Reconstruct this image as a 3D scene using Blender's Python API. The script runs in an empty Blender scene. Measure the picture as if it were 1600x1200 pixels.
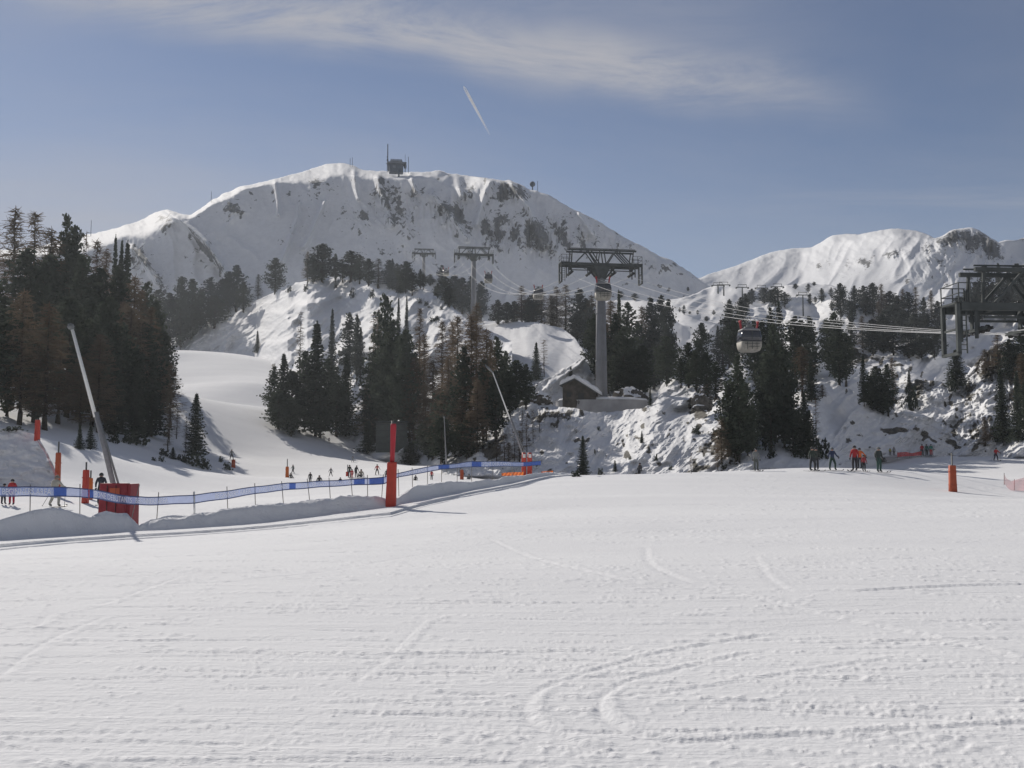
import bpy, math, random
import numpy as np
from mathutils import Vector, Matrix
from mathutils.bvhtree import BVHTree

scene = bpy.context.scene
COL = scene.collection
R = math.radians
PI = math.pi
random.seed(7)

# ------------------------------------------------------------------ camera
CAM = np.array([0.0, 0.0, 1.7])
PITCH = math.atan((724 - 600) / 1600)
SP, CP = math.sin(PITCH), math.cos(PITCH)
cam = bpy.data.cameras.new("camera")
cam.lens = 36.0
cam.sensor_width = 36.0
cam.clip_start = 0.1
cam.clip_end = 60000
co = bpy.data.objects.new("camera", cam)
co.location = CAM
co.rotation_euler = (PI / 2 + PITCH, 0, 0)
COL.objects.link(co)
scene.camera = co


def rayc(px, py):
    a = (np.asarray(px, float) - 800) / 1600
    b = (600 - np.asarray(py, float)) / 1600
    y = CP - SP * b
    z = SP + CP * b
    return a / y, z / y          # x per depth, z per depth


def W(px, py, D):
    ax, tz = rayc(px, py)
    return Vector((float(ax * D), float(D), float(1.7 + tz * D)))


def WX(px, D):
    return (px - 800) / 1600 * D


# ------------------------------------------------------------------ noise
def _hash(ix, iy, seed):
    h = (ix.astype(np.int64) * 374761393 + iy.astype(np.int64) * 668265263 + seed * 974634777) & 0x7fffffff
    h = ((h ^ (h >> 13)) * 1274126177) & 0x7fffffff
    h = h ^ (h >> 16)
    return (h & 0xffff) / 65535.0


def vnoise(x, y, seed=0):
    x, y = np.broadcast_arrays(np.asarray(x, float), np.asarray(y, float))
    xi, yi = np.floor(x), np.floor(y)
    fx, fy = x - xi, y - yi
    ux = fx * fx * fx * (fx * (fx * 6 - 15) + 10)
    uy = fy * fy * fy * (fy * (fy * 6 - 15) + 10)
    a = _hash(xi, yi, seed); b = _hash(xi + 1, yi, seed)
    c = _hash(xi, yi + 1, seed); d = _hash(xi + 1, yi + 1, seed)
    return (a + (b - a) * ux) * (1 - uy) + (c + (d - c) * ux) * uy


def fbm(x, y, octv=4, seed=0, gain=0.5):
    s, a, t = 0, 1, 0
    x = np.asarray(x, float); y = np.asarray(y, float)
    for o in range(octv):
        s = s + a * (vnoise(x, y, seed + o * 17) * 2 - 1)
        t += a; a *= gain
        x = x * 2.03 + 5.3; y = y * 2.03 + 1.7
    return s / t


def ridged(x, y, octv=3, seed=0):
    s, a, t = 0, 1, 0
    x = np.asarray(x, float); y = np.asarray(y, float)
    for o in range(octv):
        s = s + a * (1 - np.abs(vnoise(x, y, seed + o * 17) * 2 - 1))
        t += a; a *= 0.5
        x = x * 2.1 + 3.1; y = y * 2.1 + 7.7
    return s / t


def sstep(a, b, x):
    t = np.clip((x - a) / (b - a), 0, 1)
    return t * t * (3 - 2 * t)


def interp(pts, x):
    xs = [p[0] for p in pts]; ys = [p[1] for p in pts]
    return np.interp(x, xs, ys)


# ------------------------------------------------------------------ tagging
def tag(o, label, cat, group=None, kind=None):
    o["label"] = label
    o["category"] = cat
    if group:
        o["group"] = group
    if kind:
        o["kind"] = kind
    return o


def thing(name, label, cat, loc=(0, 0, 0), rz=0.0, group=None):
    o = bpy.data.objects.new(name, None)
    o.empty_display_size = 0.3
    COL.objects.link(o)
    o.location = loc
    o.rotation_euler = (0, 0, rz)
    return tag(o, label, cat, group)


# ------------------------------------------------------------------ materials
MATS = {}


def nodes_of(m):
    m.use_nodes = True
    nt = m.node_tree
    return nt, nt.nodes, nt.links


def simple_mat(name, col, rough=0.6, metal=0.0, var=0.12, scale=6.0, bump=0.0, bscale=30.0, spec=0.4):
    if name in MATS:
        return MATS[name]
    m = bpy.data.materials.new(name)
    nt, N, L = nodes_of(m)
    b = N["Principled BSDF"]
    b.inputs["Roughness"].default_value = rough
    b.inputs["Metallic"].default_value = metal
    b.inputs["Specular IOR Level"].default_value = spec
    tc = N.new("ShaderNodeTexCoord")
    nz = N.new("ShaderNodeTexNoise"); nz.inputs["Scale"].default_value = scale
    nz.inputs["Detail"].default_value = 5
    L.new(tc.outputs["Object"], nz.inputs["Vector"])
    rp = N.new("ShaderNodeValToRGB")
    rp.color_ramp.elements[0].position = 0.3
    rp.color_ramp.elements[1].position = 0.7
    rp.color_ramp.elements[0].color = tuple(max(0, c * (1 - var)) for c in col) + (1,)
    rp.color_ramp.elements[1].color = tuple(min(1, c * (1 + var)) for c in col) + (1,)
    L.new(nz.outputs["Fac"], rp.inputs["Fac"])
    L.new(rp.outputs["Color"], b.inputs["Base Color"])
    if bump > 0:
        n2 = N.new("ShaderNodeTexNoise"); n2.inputs["Scale"].default_value = bscale
        L.new(tc.outputs["Object"], n2.inputs["Vector"])
        bp = N.new("ShaderNodeBump"); bp.inputs["Strength"].default_value = bump
        bp.inputs["Distance"].default_value = 0.05
        L.new(n2.outputs["Fac"], bp.inputs["Height"])
        L.new(bp.outputs["Normal"], b.inputs["Normal"])
    MATS[name] = m
    return m


def snow_mat(name, col, scales, strength, dist):
    m = bpy.data.materials.new(name)
    nt, N, L = nodes_of(m)
    b = N["Principled BSDF"]
    b.inputs["Roughness"].default_value = 0.95
    b.inputs["Specular IOR Level"].default_value = 0.08
    tc = N.new("ShaderNodeTexCoord")
    nz = N.new("ShaderNodeTexNoise"); nz.inputs["Scale"].default_value = scales[0]
    nz.inputs["Detail"].default_value = 6; nz.inputs["Roughness"].default_value = 0.65
    L.new(tc.outputs["Object"], nz.inputs["Vector"])
    mp = N.new("ShaderNodeMapping"); mp.inputs["Scale"].default_value = (0.25, 1.6, 1)
    mp.inputs["Rotation"].default_value = (0, 0, 0.08)
    L.new(tc.outputs["Object"], mp.inputs["Vector"])
    n2 = N.new("ShaderNodeTexNoise"); n2.inputs["Scale"].default_value = scales[1]
    n2.inputs["Detail"].default_value = 4
    L.new(mp.outputs["Vector"], n2.inputs["Vector"])
    ad0 = N.new("ShaderNodeMath"); ad0.operation = "ADD"
    L.new(nz.outputs["Fac"], ad0.inputs[0]); L.new(n2.outputs["Fac"], ad0.inputs[1])
    mp2 = N.new("ShaderNodeMapping"); mp2.inputs["Scale"].default_value = (0.12, 1.5, 1)
    mp2.inputs["Rotation"].default_value = (0, 0, -0.05)
    L.new(tc.outputs["Object"], mp2.inputs["Vector"])
    n4 = N.new("ShaderNodeTexNoise"); n4.inputs["Scale"].default_value = scales[1] * 4.5
    n4.inputs["Detail"].default_value = 5; n4.inputs["Roughness"].default_value = 0.7
    L.new(mp2.outputs["Vector"], n4.inputs["Vector"])
    ad = N.new("ShaderNodeMath"); ad.operation = "MULTIPLY_ADD"; ad.inputs[1].default_value = 0.7
    L.new(n4.outputs["Fac"], ad.inputs[0]); L.new(ad0.outputs[0], ad.inputs[2])
    mp3 = N.new("ShaderNodeMapping"); mp3.inputs["Scale"].default_value = (0.30, 1.5, 1)
    mp3.inputs["Rotation"].default_value = (0, 0, 0.12)
    L.new(tc.outputs["Object"], mp3.inputs["Vector"])
    n5 = N.new("ShaderNodeTexNoise"); n5.inputs["Scale"].default_value = 1.1
    n5.inputs["Detail"].default_value = 7; n5.inputs["Roughness"].default_value = 0.72
    L.new(mp3.outputs["Vector"], n5.inputs["Vector"])
    r5 = N.new("ShaderNodeMapRange"); L.new(n5.outputs["Fac"], r5.inputs["Value"])
    r5.inputs["From Min"].default_value = 0.53; r5.inputs["From Max"].default_value = 0.63
    a5 = N.new("ShaderNodeMath"); a5.operation = "MULTIPLY_ADD"; a5.inputs[1].default_value = 0.5
    L.new(r5.outputs["Result"], a5.inputs[0]); L.new(ad.outputs[0], a5.inputs[2])
    bp = N.new("ShaderNodeBump"); bp.inputs["Strength"].default_value = strength
    bp.inputs["Distance"].default_value = dist
    L.new(a5.outputs[0], bp.inputs["Height"]); L.new(bp.outputs["Normal"], b.inputs["Normal"])
    n3 = N.new("ShaderNodeTexNoise"); n3.inputs["Scale"].default_value = 0.12
    n3.inputs["Detail"].default_value = 6
    L.new(mp.outputs["Vector"], n3.inputs["Vector"])
    rp = N.new("ShaderNodeValToRGB")
    rp.color_ramp.elements[0].position = 0.3; rp.color_ramp.elements[1].position = 0.7
    rp.color_ramp.elements[0].color = (col[0] * .93, col[1] * .93, col[2] * .94, 1)
    rp.color_ramp.elements[1].color = (col[0], col[1], col[2], 1)
    L.new(n3.outputs["Fac"], rp.inputs["Fac"]); L.new(rp.outputs["Color"], b.inputs["Base Color"])
    return m


def hill_mat(name, snow, rock_a, rock_b, nscale, thr=0.5, bump=0.6, bdist=0.5, stretch=(1, 1, 1), nk=1.5):
    """snow with bare rock and scrub where the 'rock' attribute (broken up by noise) is high"""
    m = bpy.data.materials.new(name)
    nt, N, L = nodes_of(m)
    b = N["Principled BSDF"]
    b.inputs["Roughness"].default_value = 0.85
    b.inputs["Specular IOR Level"].default_value = 0.2
    tc = N.new("ShaderNodeTexCoord")
    mp = N.new("ShaderNodeMapping"); mp.inputs["Scale"].default_value = stretch
    L.new(tc.outputs["Object"], mp.inputs["Vector"])
    at = N.new("ShaderNodeAttribute"); at.attribute_name = "rock"
    nz = N.new("ShaderNodeTexNoise"); nz.inputs["Scale"].default_value = nscale
    nz.inputs["Detail"].default_value = 8; nz.inputs["Roughness"].default_value = 0.68
    L.new(mp.outputs["Vector"], nz.inputs["Vector"])
    ms = N.new("ShaderNodeMath"); ms.operation = "MULTIPLY_ADD"
    L.new(nz.outputs["Fac"], ms.inputs[0]); ms.inputs[1].default_value = nk; ms.inputs[2].default_value = -nk / 2
    ad = N.new("ShaderNodeMath"); ad.operation = "ADD"
    L.new(at.outputs["Fac"], ad.inputs[0]); L.new(ms.outputs[0], ad.inputs[1])
    mr = N.new("ShaderNodeMapRange"); mr.inputs["From Min"].default_value = thr
    mr.inputs["From Max"].default_value = thr + 0.12
    L.new(ad.outputs[0], mr.inputs["Value"])
    n2 = N.new("ShaderNodeTexNoise"); n2.inputs["Scale"].default_value = nscale * 4
    n2.inputs["Detail"].default_value = 6
    L.new(mp.outputs["Vector"], n2.inputs["Vector"])
    rr = N.new("ShaderNodeValToRGB")
    rr.color_ramp.elements[0].position = 0.3; rr.color_ramp.elements[1].position = 0.72
    rr.color_ramp.elements[0].color = rock_a + (1,); rr.color_ramp.elements[1].color = rock_b + (1,)
    L.new(n2.outputs["Fac"], rr.inputs["Fac"])
    sr = N.new("ShaderNodeValToRGB")
    sr.color_ramp.elements[0].position = 0.3; sr.color_ramp.elements[1].position = 0.65
    sr.color_ramp.elements[0].color = tuple(c * .88 for c in snow) + (1,); sr.color_ramp.elements[1].color = snow + (1,)
    L.new(nz.outputs["Fac"], sr.inputs["Fac"])
    mx = N.new("ShaderNodeMix"); mx.data_type = "RGBA"
    L.new(mr.outputs["Result"], mx.inputs["Factor"])
    L.new(sr.outputs["Color"], mx.inputs["A"]); L.new(rr.outputs["Color"], mx.inputs["B"])
    L.new(mx.outputs["Result"], b.inputs["Base Color"])
    bp = N.new("ShaderNodeBump"); bp.inputs["Strength"].default_value = bump
    bp.inputs["Distance"].default_value = bdist
    h = N.new("ShaderNodeMath"); h.operation = "ADD"
    L.new(nz.outputs["Fac"], h.inputs[0])
    mh = N.new("ShaderNodeMath"); mh.operation = "MULTIPLY"; mh.inputs[1].default_value = -0.35
    L.new(mr.outputs["Result"], mh.inputs[0]); L.new(mh.outputs[0], h.inputs[1])
    L.new(h.outputs[0], bp.inputs["Height"]); L.new(bp.outputs["Normal"], b.inputs["Normal"])
    return m


def foliage_mat(name, dark, light, trans=0.28, dens=0.35):
    m = bpy.data.materials.new(name)
    nt, N, L = nodes_of(m)
    N.remove(N["Principled BSDF"])
    out = N["Material Output"]
    oi = N.new("ShaderNodeObjectInfo")
    tc = N.new("ShaderNodeTexCoord")
    nz = N.new("ShaderNodeTexNoise"); nz.inputs["Scale"].default_value = dens
    nz.inputs["Detail"].default_value = 5
    L.new(tc.outputs["Object"], nz.inputs["Vector"])
    ad = N.new("ShaderNodeMath"); ad.operation = "MULTIPLY_ADD"
    L.new(oi.outputs["Random"], ad.inputs[0]); ad.inputs[1].default_value = 0.5
    L.new(nz.outputs["Fac"], ad.inputs[2])
    rp = N.new("ShaderNodeValToRGB")
    rp.color_ramp.elements[0].position = 0.4; rp.color_ramp.elements[1].position = 1.05 if False else 1.0
    rp.color_ramp.elements[0].color = dark + (1,); rp.color_ramp.elements[1].color = light + (1,)
    L.new(ad.outputs[0], rp.inputs["Fac"])
    d = N.new("ShaderNodeBsdfDiffuse"); t = N.new("ShaderNodeBsdfTranslucent")
    L.new(rp.outputs["Color"], d.inputs["Color"]); L.new(rp.outputs["Color"], t.inputs["Color"])
    mx = N.new("ShaderNodeMixShader"); mx.inputs[0].default_value = trans
    L.new(d.outputs[0], mx.inputs[1]); L.new(t.outputs[0], mx.inputs[2])
    L.new(mx.outputs[0], out.inputs["Surface"])
    return m


M_SNOW = snow_mat("groomed_snow", (0.80, 0.805, 0.815), (14.0, 3.0), 0.42, 0.035)
M_BANK = snow_mat("piled_snow", (0.80, 0.805, 0.815), (3.5, 1.2), 0.5, 0.09)
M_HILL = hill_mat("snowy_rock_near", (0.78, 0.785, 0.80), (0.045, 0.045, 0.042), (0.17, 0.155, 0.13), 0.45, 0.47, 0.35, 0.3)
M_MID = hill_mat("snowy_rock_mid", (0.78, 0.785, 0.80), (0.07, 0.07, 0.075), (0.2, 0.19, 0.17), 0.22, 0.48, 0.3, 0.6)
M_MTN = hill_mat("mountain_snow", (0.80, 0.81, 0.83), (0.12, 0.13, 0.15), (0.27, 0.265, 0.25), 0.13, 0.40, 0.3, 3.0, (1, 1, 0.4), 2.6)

# ------------------------------------------------------------------ sun and sky
SUN_AZ = -32.0      # degrees left of the view direction
SUN_EL = 30.0
sdir = Vector((math.sin(R(SUN_AZ)) * math.cos(R(SUN_EL)), math.cos(R(SUN_AZ)) * math.cos(R(SUN_EL)), math.sin(R(SUN_EL))))
sl = bpy.data.lights.new("sun", "SUN")
sl.energy = 4.3
sl.angle = R(0.5)
sl.color = (1.0, 0.94, 0.855)
so = bpy.data.objects.new("sun", sl)
so.rotation_euler = (-sdir).to_track_quat("-Z", "Y").to_euler()
COL.objects.link(so)

world = bpy.data.worlds.new("World")
scene.world = world
world.use_nodes = True
wn, wl = world.node_tree.nodes, world.node_tree.links
bg = wn["Background"]
bg.inputs["Strength"].default_value = 0.085
sky = wn.new("ShaderNodeTexSky")
sky.sky_type = "NISHITA"
sky.sun_disc = False
sky.sun_elevation = R(SUN_EL)
sky.sun_rotation = R(SUN_AZ)
sky.altitude = 1900
sky.air_density = 1.0
sky.dust_density = 0.35
sky.ozone_density = 1.6


def wmath(op, a, b=None, c=None, clamp=False):
    n = wn.new("ShaderNodeMath"); n.operation = op; n.use_clamp = clamp
    for i, v in enumerate((a, b, c)):
        if v is None:
            continue
        if isinstance(v, (int, float)):
            n.inputs[i].default_value = v
        else:
            wl.new(v, n.inputs[i])
    return n.outputs[0]


wtc = wn.new("ShaderNodeTexCoord")
sep = wn.new("ShaderNodeSeparateXYZ"); wl.new(wtc.outputs["Generated"], sep.inputs[0])
dy = wmath("MAXIMUM", sep.outputs["Y"], 0.05)
cu = wmath("DIVIDE", sep.outputs["X"], dy)
cv = wmath("DIVIDE", sep.outputs["Z"], dy)
cmb = wn.new("ShaderNodeCombineXYZ")
wl.new(cu, cmb.inputs[0]); wl.new(cv, cmb.inputs[1])


def wnoise(scale, stretch, rot, detail=6, rough=0.6, off=(0, 0, 0), dist=0.0):
    mp = wn.new("ShaderNodeMapping"); mp.inputs["Scale"].default_value = stretch
    mp.inputs["Rotation"].default_value = (0, 0, rot); mp.inputs["Location"].default_value = off
    wl.new(cmb.outputs[0], mp.inputs["Vector"])
    n = wn.new("ShaderNodeTexNoise"); n.inputs["Scale"].default_value = scale
    n.inputs["Detail"].default_value = detail; n.inputs["Roughness"].default_value = rough
    n.inputs["Distortion"].default_value = dist
    wl.new(mp.outputs[0], n.inputs["Vector"])
    return n.outputs["Fac"]


def wramp(v, a, b):
    n = wn.new("ShaderNodeMapRange"); n.interpolation_type = "SMOOTHSTEP"
    wl.new(v, n.inputs["Value"]); n.inputs["From Min"].default_value = a; n.inputs["From Max"].default_value = b
    return n.outputs["Result"]


# long streak of cirrus across the upper sky: its centre line falls to the right
wob = wmath("MULTIPLY_ADD", wnoise(2.2, (1, 1, 1), 0, 4), 0.10, -0.05)
# centre line v = 0.425 - 0.165*(u+0.1)
line = wmath("MULTIPLY_ADD", cu, -0.15, 0.412)
dv = wmath("ADD", wmath("SUBTRACT", cv, line), wob)
upper = wramp(wmath("ABSOLUTE", dv), 0.05, 0.0)
above = wmath("MULTIPLY", wramp(dv, 0.20, 0.0), wramp(dv, -0.03, 0.0))
fibre = wnoise(5.0, (0.6, 3.4, 1), 0.25, 10, 0.70, (3, 1, 0), 0.7)
fib2 = wnoise(2.0, (0.5, 1.6, 1), 0.2, 6, 0.6, (9, 4, 0), 0.3)
fadeR = wramp(cu, 0.42, 0.14)
fadeL = wramp(cu, -0.62, -0.40)
band = wmath("MULTIPLY", wmath("MULTIPLY", wmath("ADD", wmath("MULTIPLY", upper, 0.72), wmath("MULTIPLY", above, 0.32)),
             wramp(fibre, 0.16, 0.62)), wmath("MULTIPLY", fadeR, fadeL))
low = wmath("MULTIPLY", wmath("MULTIPLY", wramp(cv, 0.40, 0.2), wramp(cu, 0.15, -0.5)), wramp(fib2, 0.3, 0.68))
lowR = wmath("MULTIPLY", wmath("MULTIPLY", wramp(wmath("ABSOLUTE", wmath("ADD", cv, -0.25)), 0.07, 0.0), wramp(cu, 0.05, 0.42)), wramp(fibre, 0.42, 0.8))
veil = wmath("MULTIPLY_ADD", wramp(fib2, 0.3, 0.8), 0.22, 0.03)
cl = wmath("ADD", wmath("ADD", wmath("MULTIPLY", band, 0.95), wmath("MULTIPLY", low, 0.6)), wmath("ADD", wmath("MULTIPLY", lowR, 0.25), wmath("ADD", veil, wmath("MULTIPLY", wramp(cv, 0.36, 0.16), 0.2))), None, True)
hs = wn.new("ShaderNodeHueSaturation"); hs.inputs["Saturation"].default_value = 0.97
hs.inputs["Value"].default_value = 0.76
hs.inputs["Hue"].default_value = 0.506
wl.new(sky.outputs[0], hs.inputs["Color"])
cm = wn.new("ShaderNodeMix"); cm.data_type = "RGBA"
wl.new(cl, cm.inputs["Factor"])
wl.new(hs.outputs[0], cm.inputs["A"])
cm.inputs["B"].default_value = (4.9, 4.95, 5.4, 1)
# broken bright cloud added unseen behind the camera to lift and neutralise the shade
bm = wn.new("ShaderNodeTexNoise"); bm.inputs["Scale"].default_value = 2.5; bm.inputs["Detail"].default_value = 6
wl.new(wtc.outputs["Generated"], bm.inputs["Vector"])
bk = wmath("MULTIPLY", wramp(sep.outputs["Y"], 0.05, -0.5), wmath("MULTIPLY_ADD", wramp(bm.outputs["Fac"], 0.3, 0.6), 0.6, 0.3))
cm2 = wn.new("ShaderNodeMix"); cm2.data_type = "RGBA"
wl.new(bk, cm2.inputs["Factor"]); wl.new(cm.outputs["Result"], cm2.inputs["A"]); cm2.inputs["B"].default_value = (3.0, 3.08, 3.45, 1)
wl.new(cm2.outputs["Result"], bg.inputs["Color"])

scene.view_settings.view_transform = "Standard"
scene.view_settings.look = "None"
scene.view_settings.exposure = 0
scene.render.engine = "CYCLES"
scene.cycles.max_bounces = 6
scene.cycles.diffuse_bounces = 3
scene.cycles.transparent_max_bounces = 16

# ------------------------------------------------------------------ mesh helpers
TERRAIN = []     # (verts, quads) for ray casts


def grid_mesh(name, P, mat, rock=None, kind="structure", smooth=True, terrain=True):
    ny, nx = P.shape[:2]
    me = bpy.data.meshes.new(name)
    nv = nx * ny
    i = np.arange(nx - 1); j = np.arange(ny - 1)
    jj, ii = np.meshgrid(j, i, indexing="ij")
    a = (jj * nx + ii).ravel()
    q = np.stack([a, a + 1, a + nx + 1, a + nx], 1).astype(np.int32)
    me.vertices.add(nv)
    me.vertices.foreach_set("co", P.reshape(-1, 3).astype(np.float32).ravel())
    me.loops.add(q.size)
    me.loops.foreach_set("vertex_index", q.ravel())
    me.polygons.add(len(q))
    me.polygons.foreach_set("loop_start", np.arange(0, q.size, 4, dtype=np.int32))
    me.polygons.foreach_set("loop_total", np.full(len(q), 4, dtype=np.int32))
    me.polygons.foreach_set("use_smooth", np.full(len(q), smooth, dtype=bool))
    me.update(calc_edges=True)
    if rock is not None:
        at = me.attributes.new("rock", "FLOAT", "POINT")
        at.data.foreach_set("value", rock.ravel().astype(np.float32))
    me.materials.append(mat)
    o = bpy.data.objects.new(name, me)
    COL.objects.link(o)
    if kind:
        o["kind"] = kind
    if terrain:
        TERRAIN.append((P.reshape(-1, 3), q))
    return o


class MB:
    """collects boxes, bars, tubes into one mesh"""
    def __init__(s):
        s.v = []; s.f = []; s.m = []; s.mi = 0

    def add(s, vs, fs):
        o = len(s.v)
        s.v += [tuple(v) for v in vs]
        s.f += [tuple(i + o for i in f) for f in fs]
        s.m += [s.mi] * len(fs)

    def box(s, c, d, rot=None):
        c = Vector(c); hx, hy, hz = d[0] / 2, d[1] / 2, d[2] / 2
        vs = [Vector((x, y, z)) for z in (-hz, hz) for y in (-hy, hy) for x in (-hx, hx)]
        if rot is not None:
            vs = [rot @ v for v in vs]
        s.add([c + v for v in vs], [(0, 2, 3, 1), (4, 5, 7, 6), (0, 1, 5, 4), (2, 6, 7, 3), (0, 4, 6, 2), (1, 3, 7, 5)])

    def bar(s, a, b, w, h=None):
        a = Vector(a); b = Vector(b); h = h or w
        d = (b - a)
        rot = d.to_track_quat("Z", "Y").to_matrix()
        s.box((a + b) / 2, (w, h, d.length), rot)

    def tube(s, pts, rad, n=8, caps=True):
        pts = [Vector(p) for p in pts]
        rads = rad if isinstance(rad, (list, tuple)) else [rad] * len(pts)
        rings = []
        for i, p in enumerate(pts):
            t = (pts[min(i + 1, len(pts) - 1)] - pts[max(i - 1, 0)]).normalized()
            u = t.cross(Vector((0, 0, 1)))
            if u.length < 1e-3:
                u = t.cross(Vector((0, 1, 0)))
            u.normalize(); w = t.cross(u)
            rings.append([p + (u * math.cos(2 * PI * k / n) + w * math.sin(2 * PI * k / n)) * rads[i] for k in range(n)])
        vs = [v for r in rings for v in r]
        fs = []
        for i in range(len(pts) - 1):
            for k in range(n):
                a = i * n + k; b = i * n + (k + 1) % n
                fs.append((a, b, b + n, a + n))
        if caps:
            fs.append(tuple(range(n - 1, -1, -1)))
            fs.append(tuple((len(pts) - 1) * n + k for k in range(n)))
        s.add(vs, fs)

    def loft(s, rings, caps=True):
        n = len(rings[0]); vs = [v for r in rings for v in r]; fs = []
        for i in range(len(rings) - 1):
            for k in range(n):
                a = i * n + k; b = i * n + (k + 1) % n
                fs.append((a, b, b + n, a + n))
        if caps:
            fs.append(tuple(range(n - 1, -1, -1)))
            fs.append(tuple((len(rings) - 1) * n + k for k in range(n)))
        s.add(vs, fs)

    def mesh(s, name, mats, smooth=False, bevel=0):
        me = bpy.data.meshes.new(name)
        me.from_pydata([tuple(v) for v in s.v], [], s.f)
        for mt in (mats if isinstance(mats, (list, tuple)) else [mats]):
            me.materials.append(mt)
        for p, k in zip(me.polygons, s.m):
            p.material_index = k
            p.use_smooth = smooth
        me.update()
        return me

    def build(s, name, mats, parent=None, smooth=False, bevel=0):
        o = bpy.data.objects.new(name, s.mesh(name, mats, smooth))
        COL.objects.link(o)
        if parent:
            o.parent = parent
        if bevel:
            b = o.modifiers.new("bevel", "BEVEL"); b.width = bevel; b.segments = 2; b.limit_method = "ANGLE"
        return o


def rrect(cx, cy, z, hx, hy, r, n=4):
    """rounded rectangle ring in the xy plane"""
    out = []
    for (sx, sy, a0) in ((1, 1, 0), (-1, 1, PI / 2), (-1, -1, PI), (1, -1, 3 * PI / 2)):
        for k in range(n + 1):
            a = a0 + k * PI / 2 / n
            out.append(Vector((cx + sx * (hx - r) + r * math.cos(a), cy + sy * (hy - r) + r * math.sin(a), z)))
    return out


# ------------------------------------------------------------------ the ground near the camera
# control points: pixel, pixel, distance -> height of the snow there
GP = [(0, 850, 33), (-300, 862, 30), (200, 835, 40), (400, 822, 43), (612, 795, 45), (700, 776, 52), (860, 745, 78), (1000, 741, 77), (1170, 739, 77),
      (1340, 737, 77), (1485, 768, 68), (1600, 771, 68), (1900, 780, 64), (1440, 712, 140), (1556, 720, 127), (1390, 711, 145), (1640, 716, 128), (1900, 715, 120),
      (1600, 752, 88), (1340, 733, 92), (1480, 745, 92),
      (20, 790, 52), (160, 788, 56), (459, 738, 130), (518, 745, 115), (300, 752, 88), (210, 757, 78), (100, 760, 68), (600, 752, 92), (700, 741, 105),
      (65, 687, 82), (200, 714, 98), (320, 738, 118), (365, 716, 140), (130, 700, 90),
      (0, 672, 95), (100, 650, 118), (200, 645, 140), (250, 610, 175), (0, 590, 150), (-200, 620, 120), (-400, 620, 120), (100, 580, 170), (320, 705, 142),
      (300, 640, 210), (400, 650, 205), (280, 600, 250), (340, 600, 245), (270, 565, 282), (400, 600, 245), (262, 553, 290), (330, 551, 295), (405, 563, 285), (300, 556, 335), (240, 556, 335), (380, 560, 320), (440, 640, 200), (500, 692, 170), (600, 722, 150), (680, 728, 130)]
gpts = []
for (px, py, D) in GP:
    w = W(px, py, D); gpts.append((w.x, w.y, w.z))
for (x, y, z) in ((0, 1, 0), (-8, 4, 0), (8, 4, 0), (0, 12, 0), (-9, 16, -.12), (9, 16, 0), (0, 28, -.1), (14, 34, .1), (-25, 10, -.2), (25, 10, 0), (45, 40, .3),
                  (5, 105, -1.0), (20, 110, -1.0), (38, 112, -.5), (10, 160, -4), (40, 180, -3), (0, 200, -3), (10, 300, -4), (80, 260, 0), (-20, 240, 4), (-35, 300, 18)):
    gpts.append((x, y, z))
gpts = np.array(gpts)


def _U(r2):
    return np.where(r2 > 1e-9, 0.5 * r2 * np.log(np.maximum(r2, 1e-9)), 0)


_S = 50.0
_X = gpts[:, :2] / _S
_n = len(gpts)
_K = _U(((_X[:, None] - _X[None]) ** 2).sum(-1)) + np.eye(_n) * 2e-3
_Pm = np.hstack([np.ones((_n, 1)), _X])
_A = np.block([[_K, _Pm], [_Pm.T, np.zeros((3, 3))]])
_sol = np.linalg.solve(_A, np.concatenate([gpts[:, 2], np.zeros(3)]))


def gz(x, y):
    x = np.asarray(x, float) / _S; y = np.asarray(y, float) / _S
    z = _sol[_n] + _sol[_n + 1] * x + _sol[_n + 2] * y
    for k in range(_n):
        z = z + _sol[k] * _U((x - _X[k, 0]) ** 2 + (y - _X[k, 1]) ** 2)
    return z


def ground_at(px, D):
    x = WX(px, D)
    return Vector((x, D, float(gz(x, D))))


az = np.concatenate([np.linspace(-62, -30, 60)[:-1], np.linspace(-30, 30, 860), np.linspace(30, 62, 60)[1:]])
az = np.radians(az)
rad = np.concatenate([np.linspace(0.4, 2.5, 8)[:-1], np.geomspace(2.5, 365, 980)])
RR, AA = np.meshgrid(rad, az, indexing="ij")
GX, GY = RR * np.sin(AA), RR * np.cos(AA)
GZ = gz(GX, GY)
fade_far = 1 - sstep(90, 200, RR)
GZ = GZ + 0.05 * fbm(GX / 6, GY / 5, 3, 3) * sstep(3, 15, RR)
# groomed ribs, scraped patches and clods
lat = sstep(0, 1, fbm(GX / 9 + 4, GY / 6, 3, 21) + 0.35)
GZ = GZ + 0.004 * fbm(GX * 0.35 + 0.05 * GY, GY * 3.6, 4, 5) * fade_far
GZ = GZ + 0.007 * np.clip(fbm(GX * 1.1 + 0.3 * GY, GY * 2.6, 4, 9) - 0.18, 0, 1) * lat * fade_far
cl_ = np.clip(fbm(GX * 5.0, GY * 6.0, 3, 31) - 0.33, 0, 1) * np.clip(fbm(GX * .5, GY * .9, 3, 77) + .05, 0, 1)
GZ = GZ + 0.05 * cl_ * (1 - sstep(25, 60, RR))
TR = np.zeros_like(GZ)
azlo, azhi, nmid = -30.0, 30.0, 860


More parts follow.
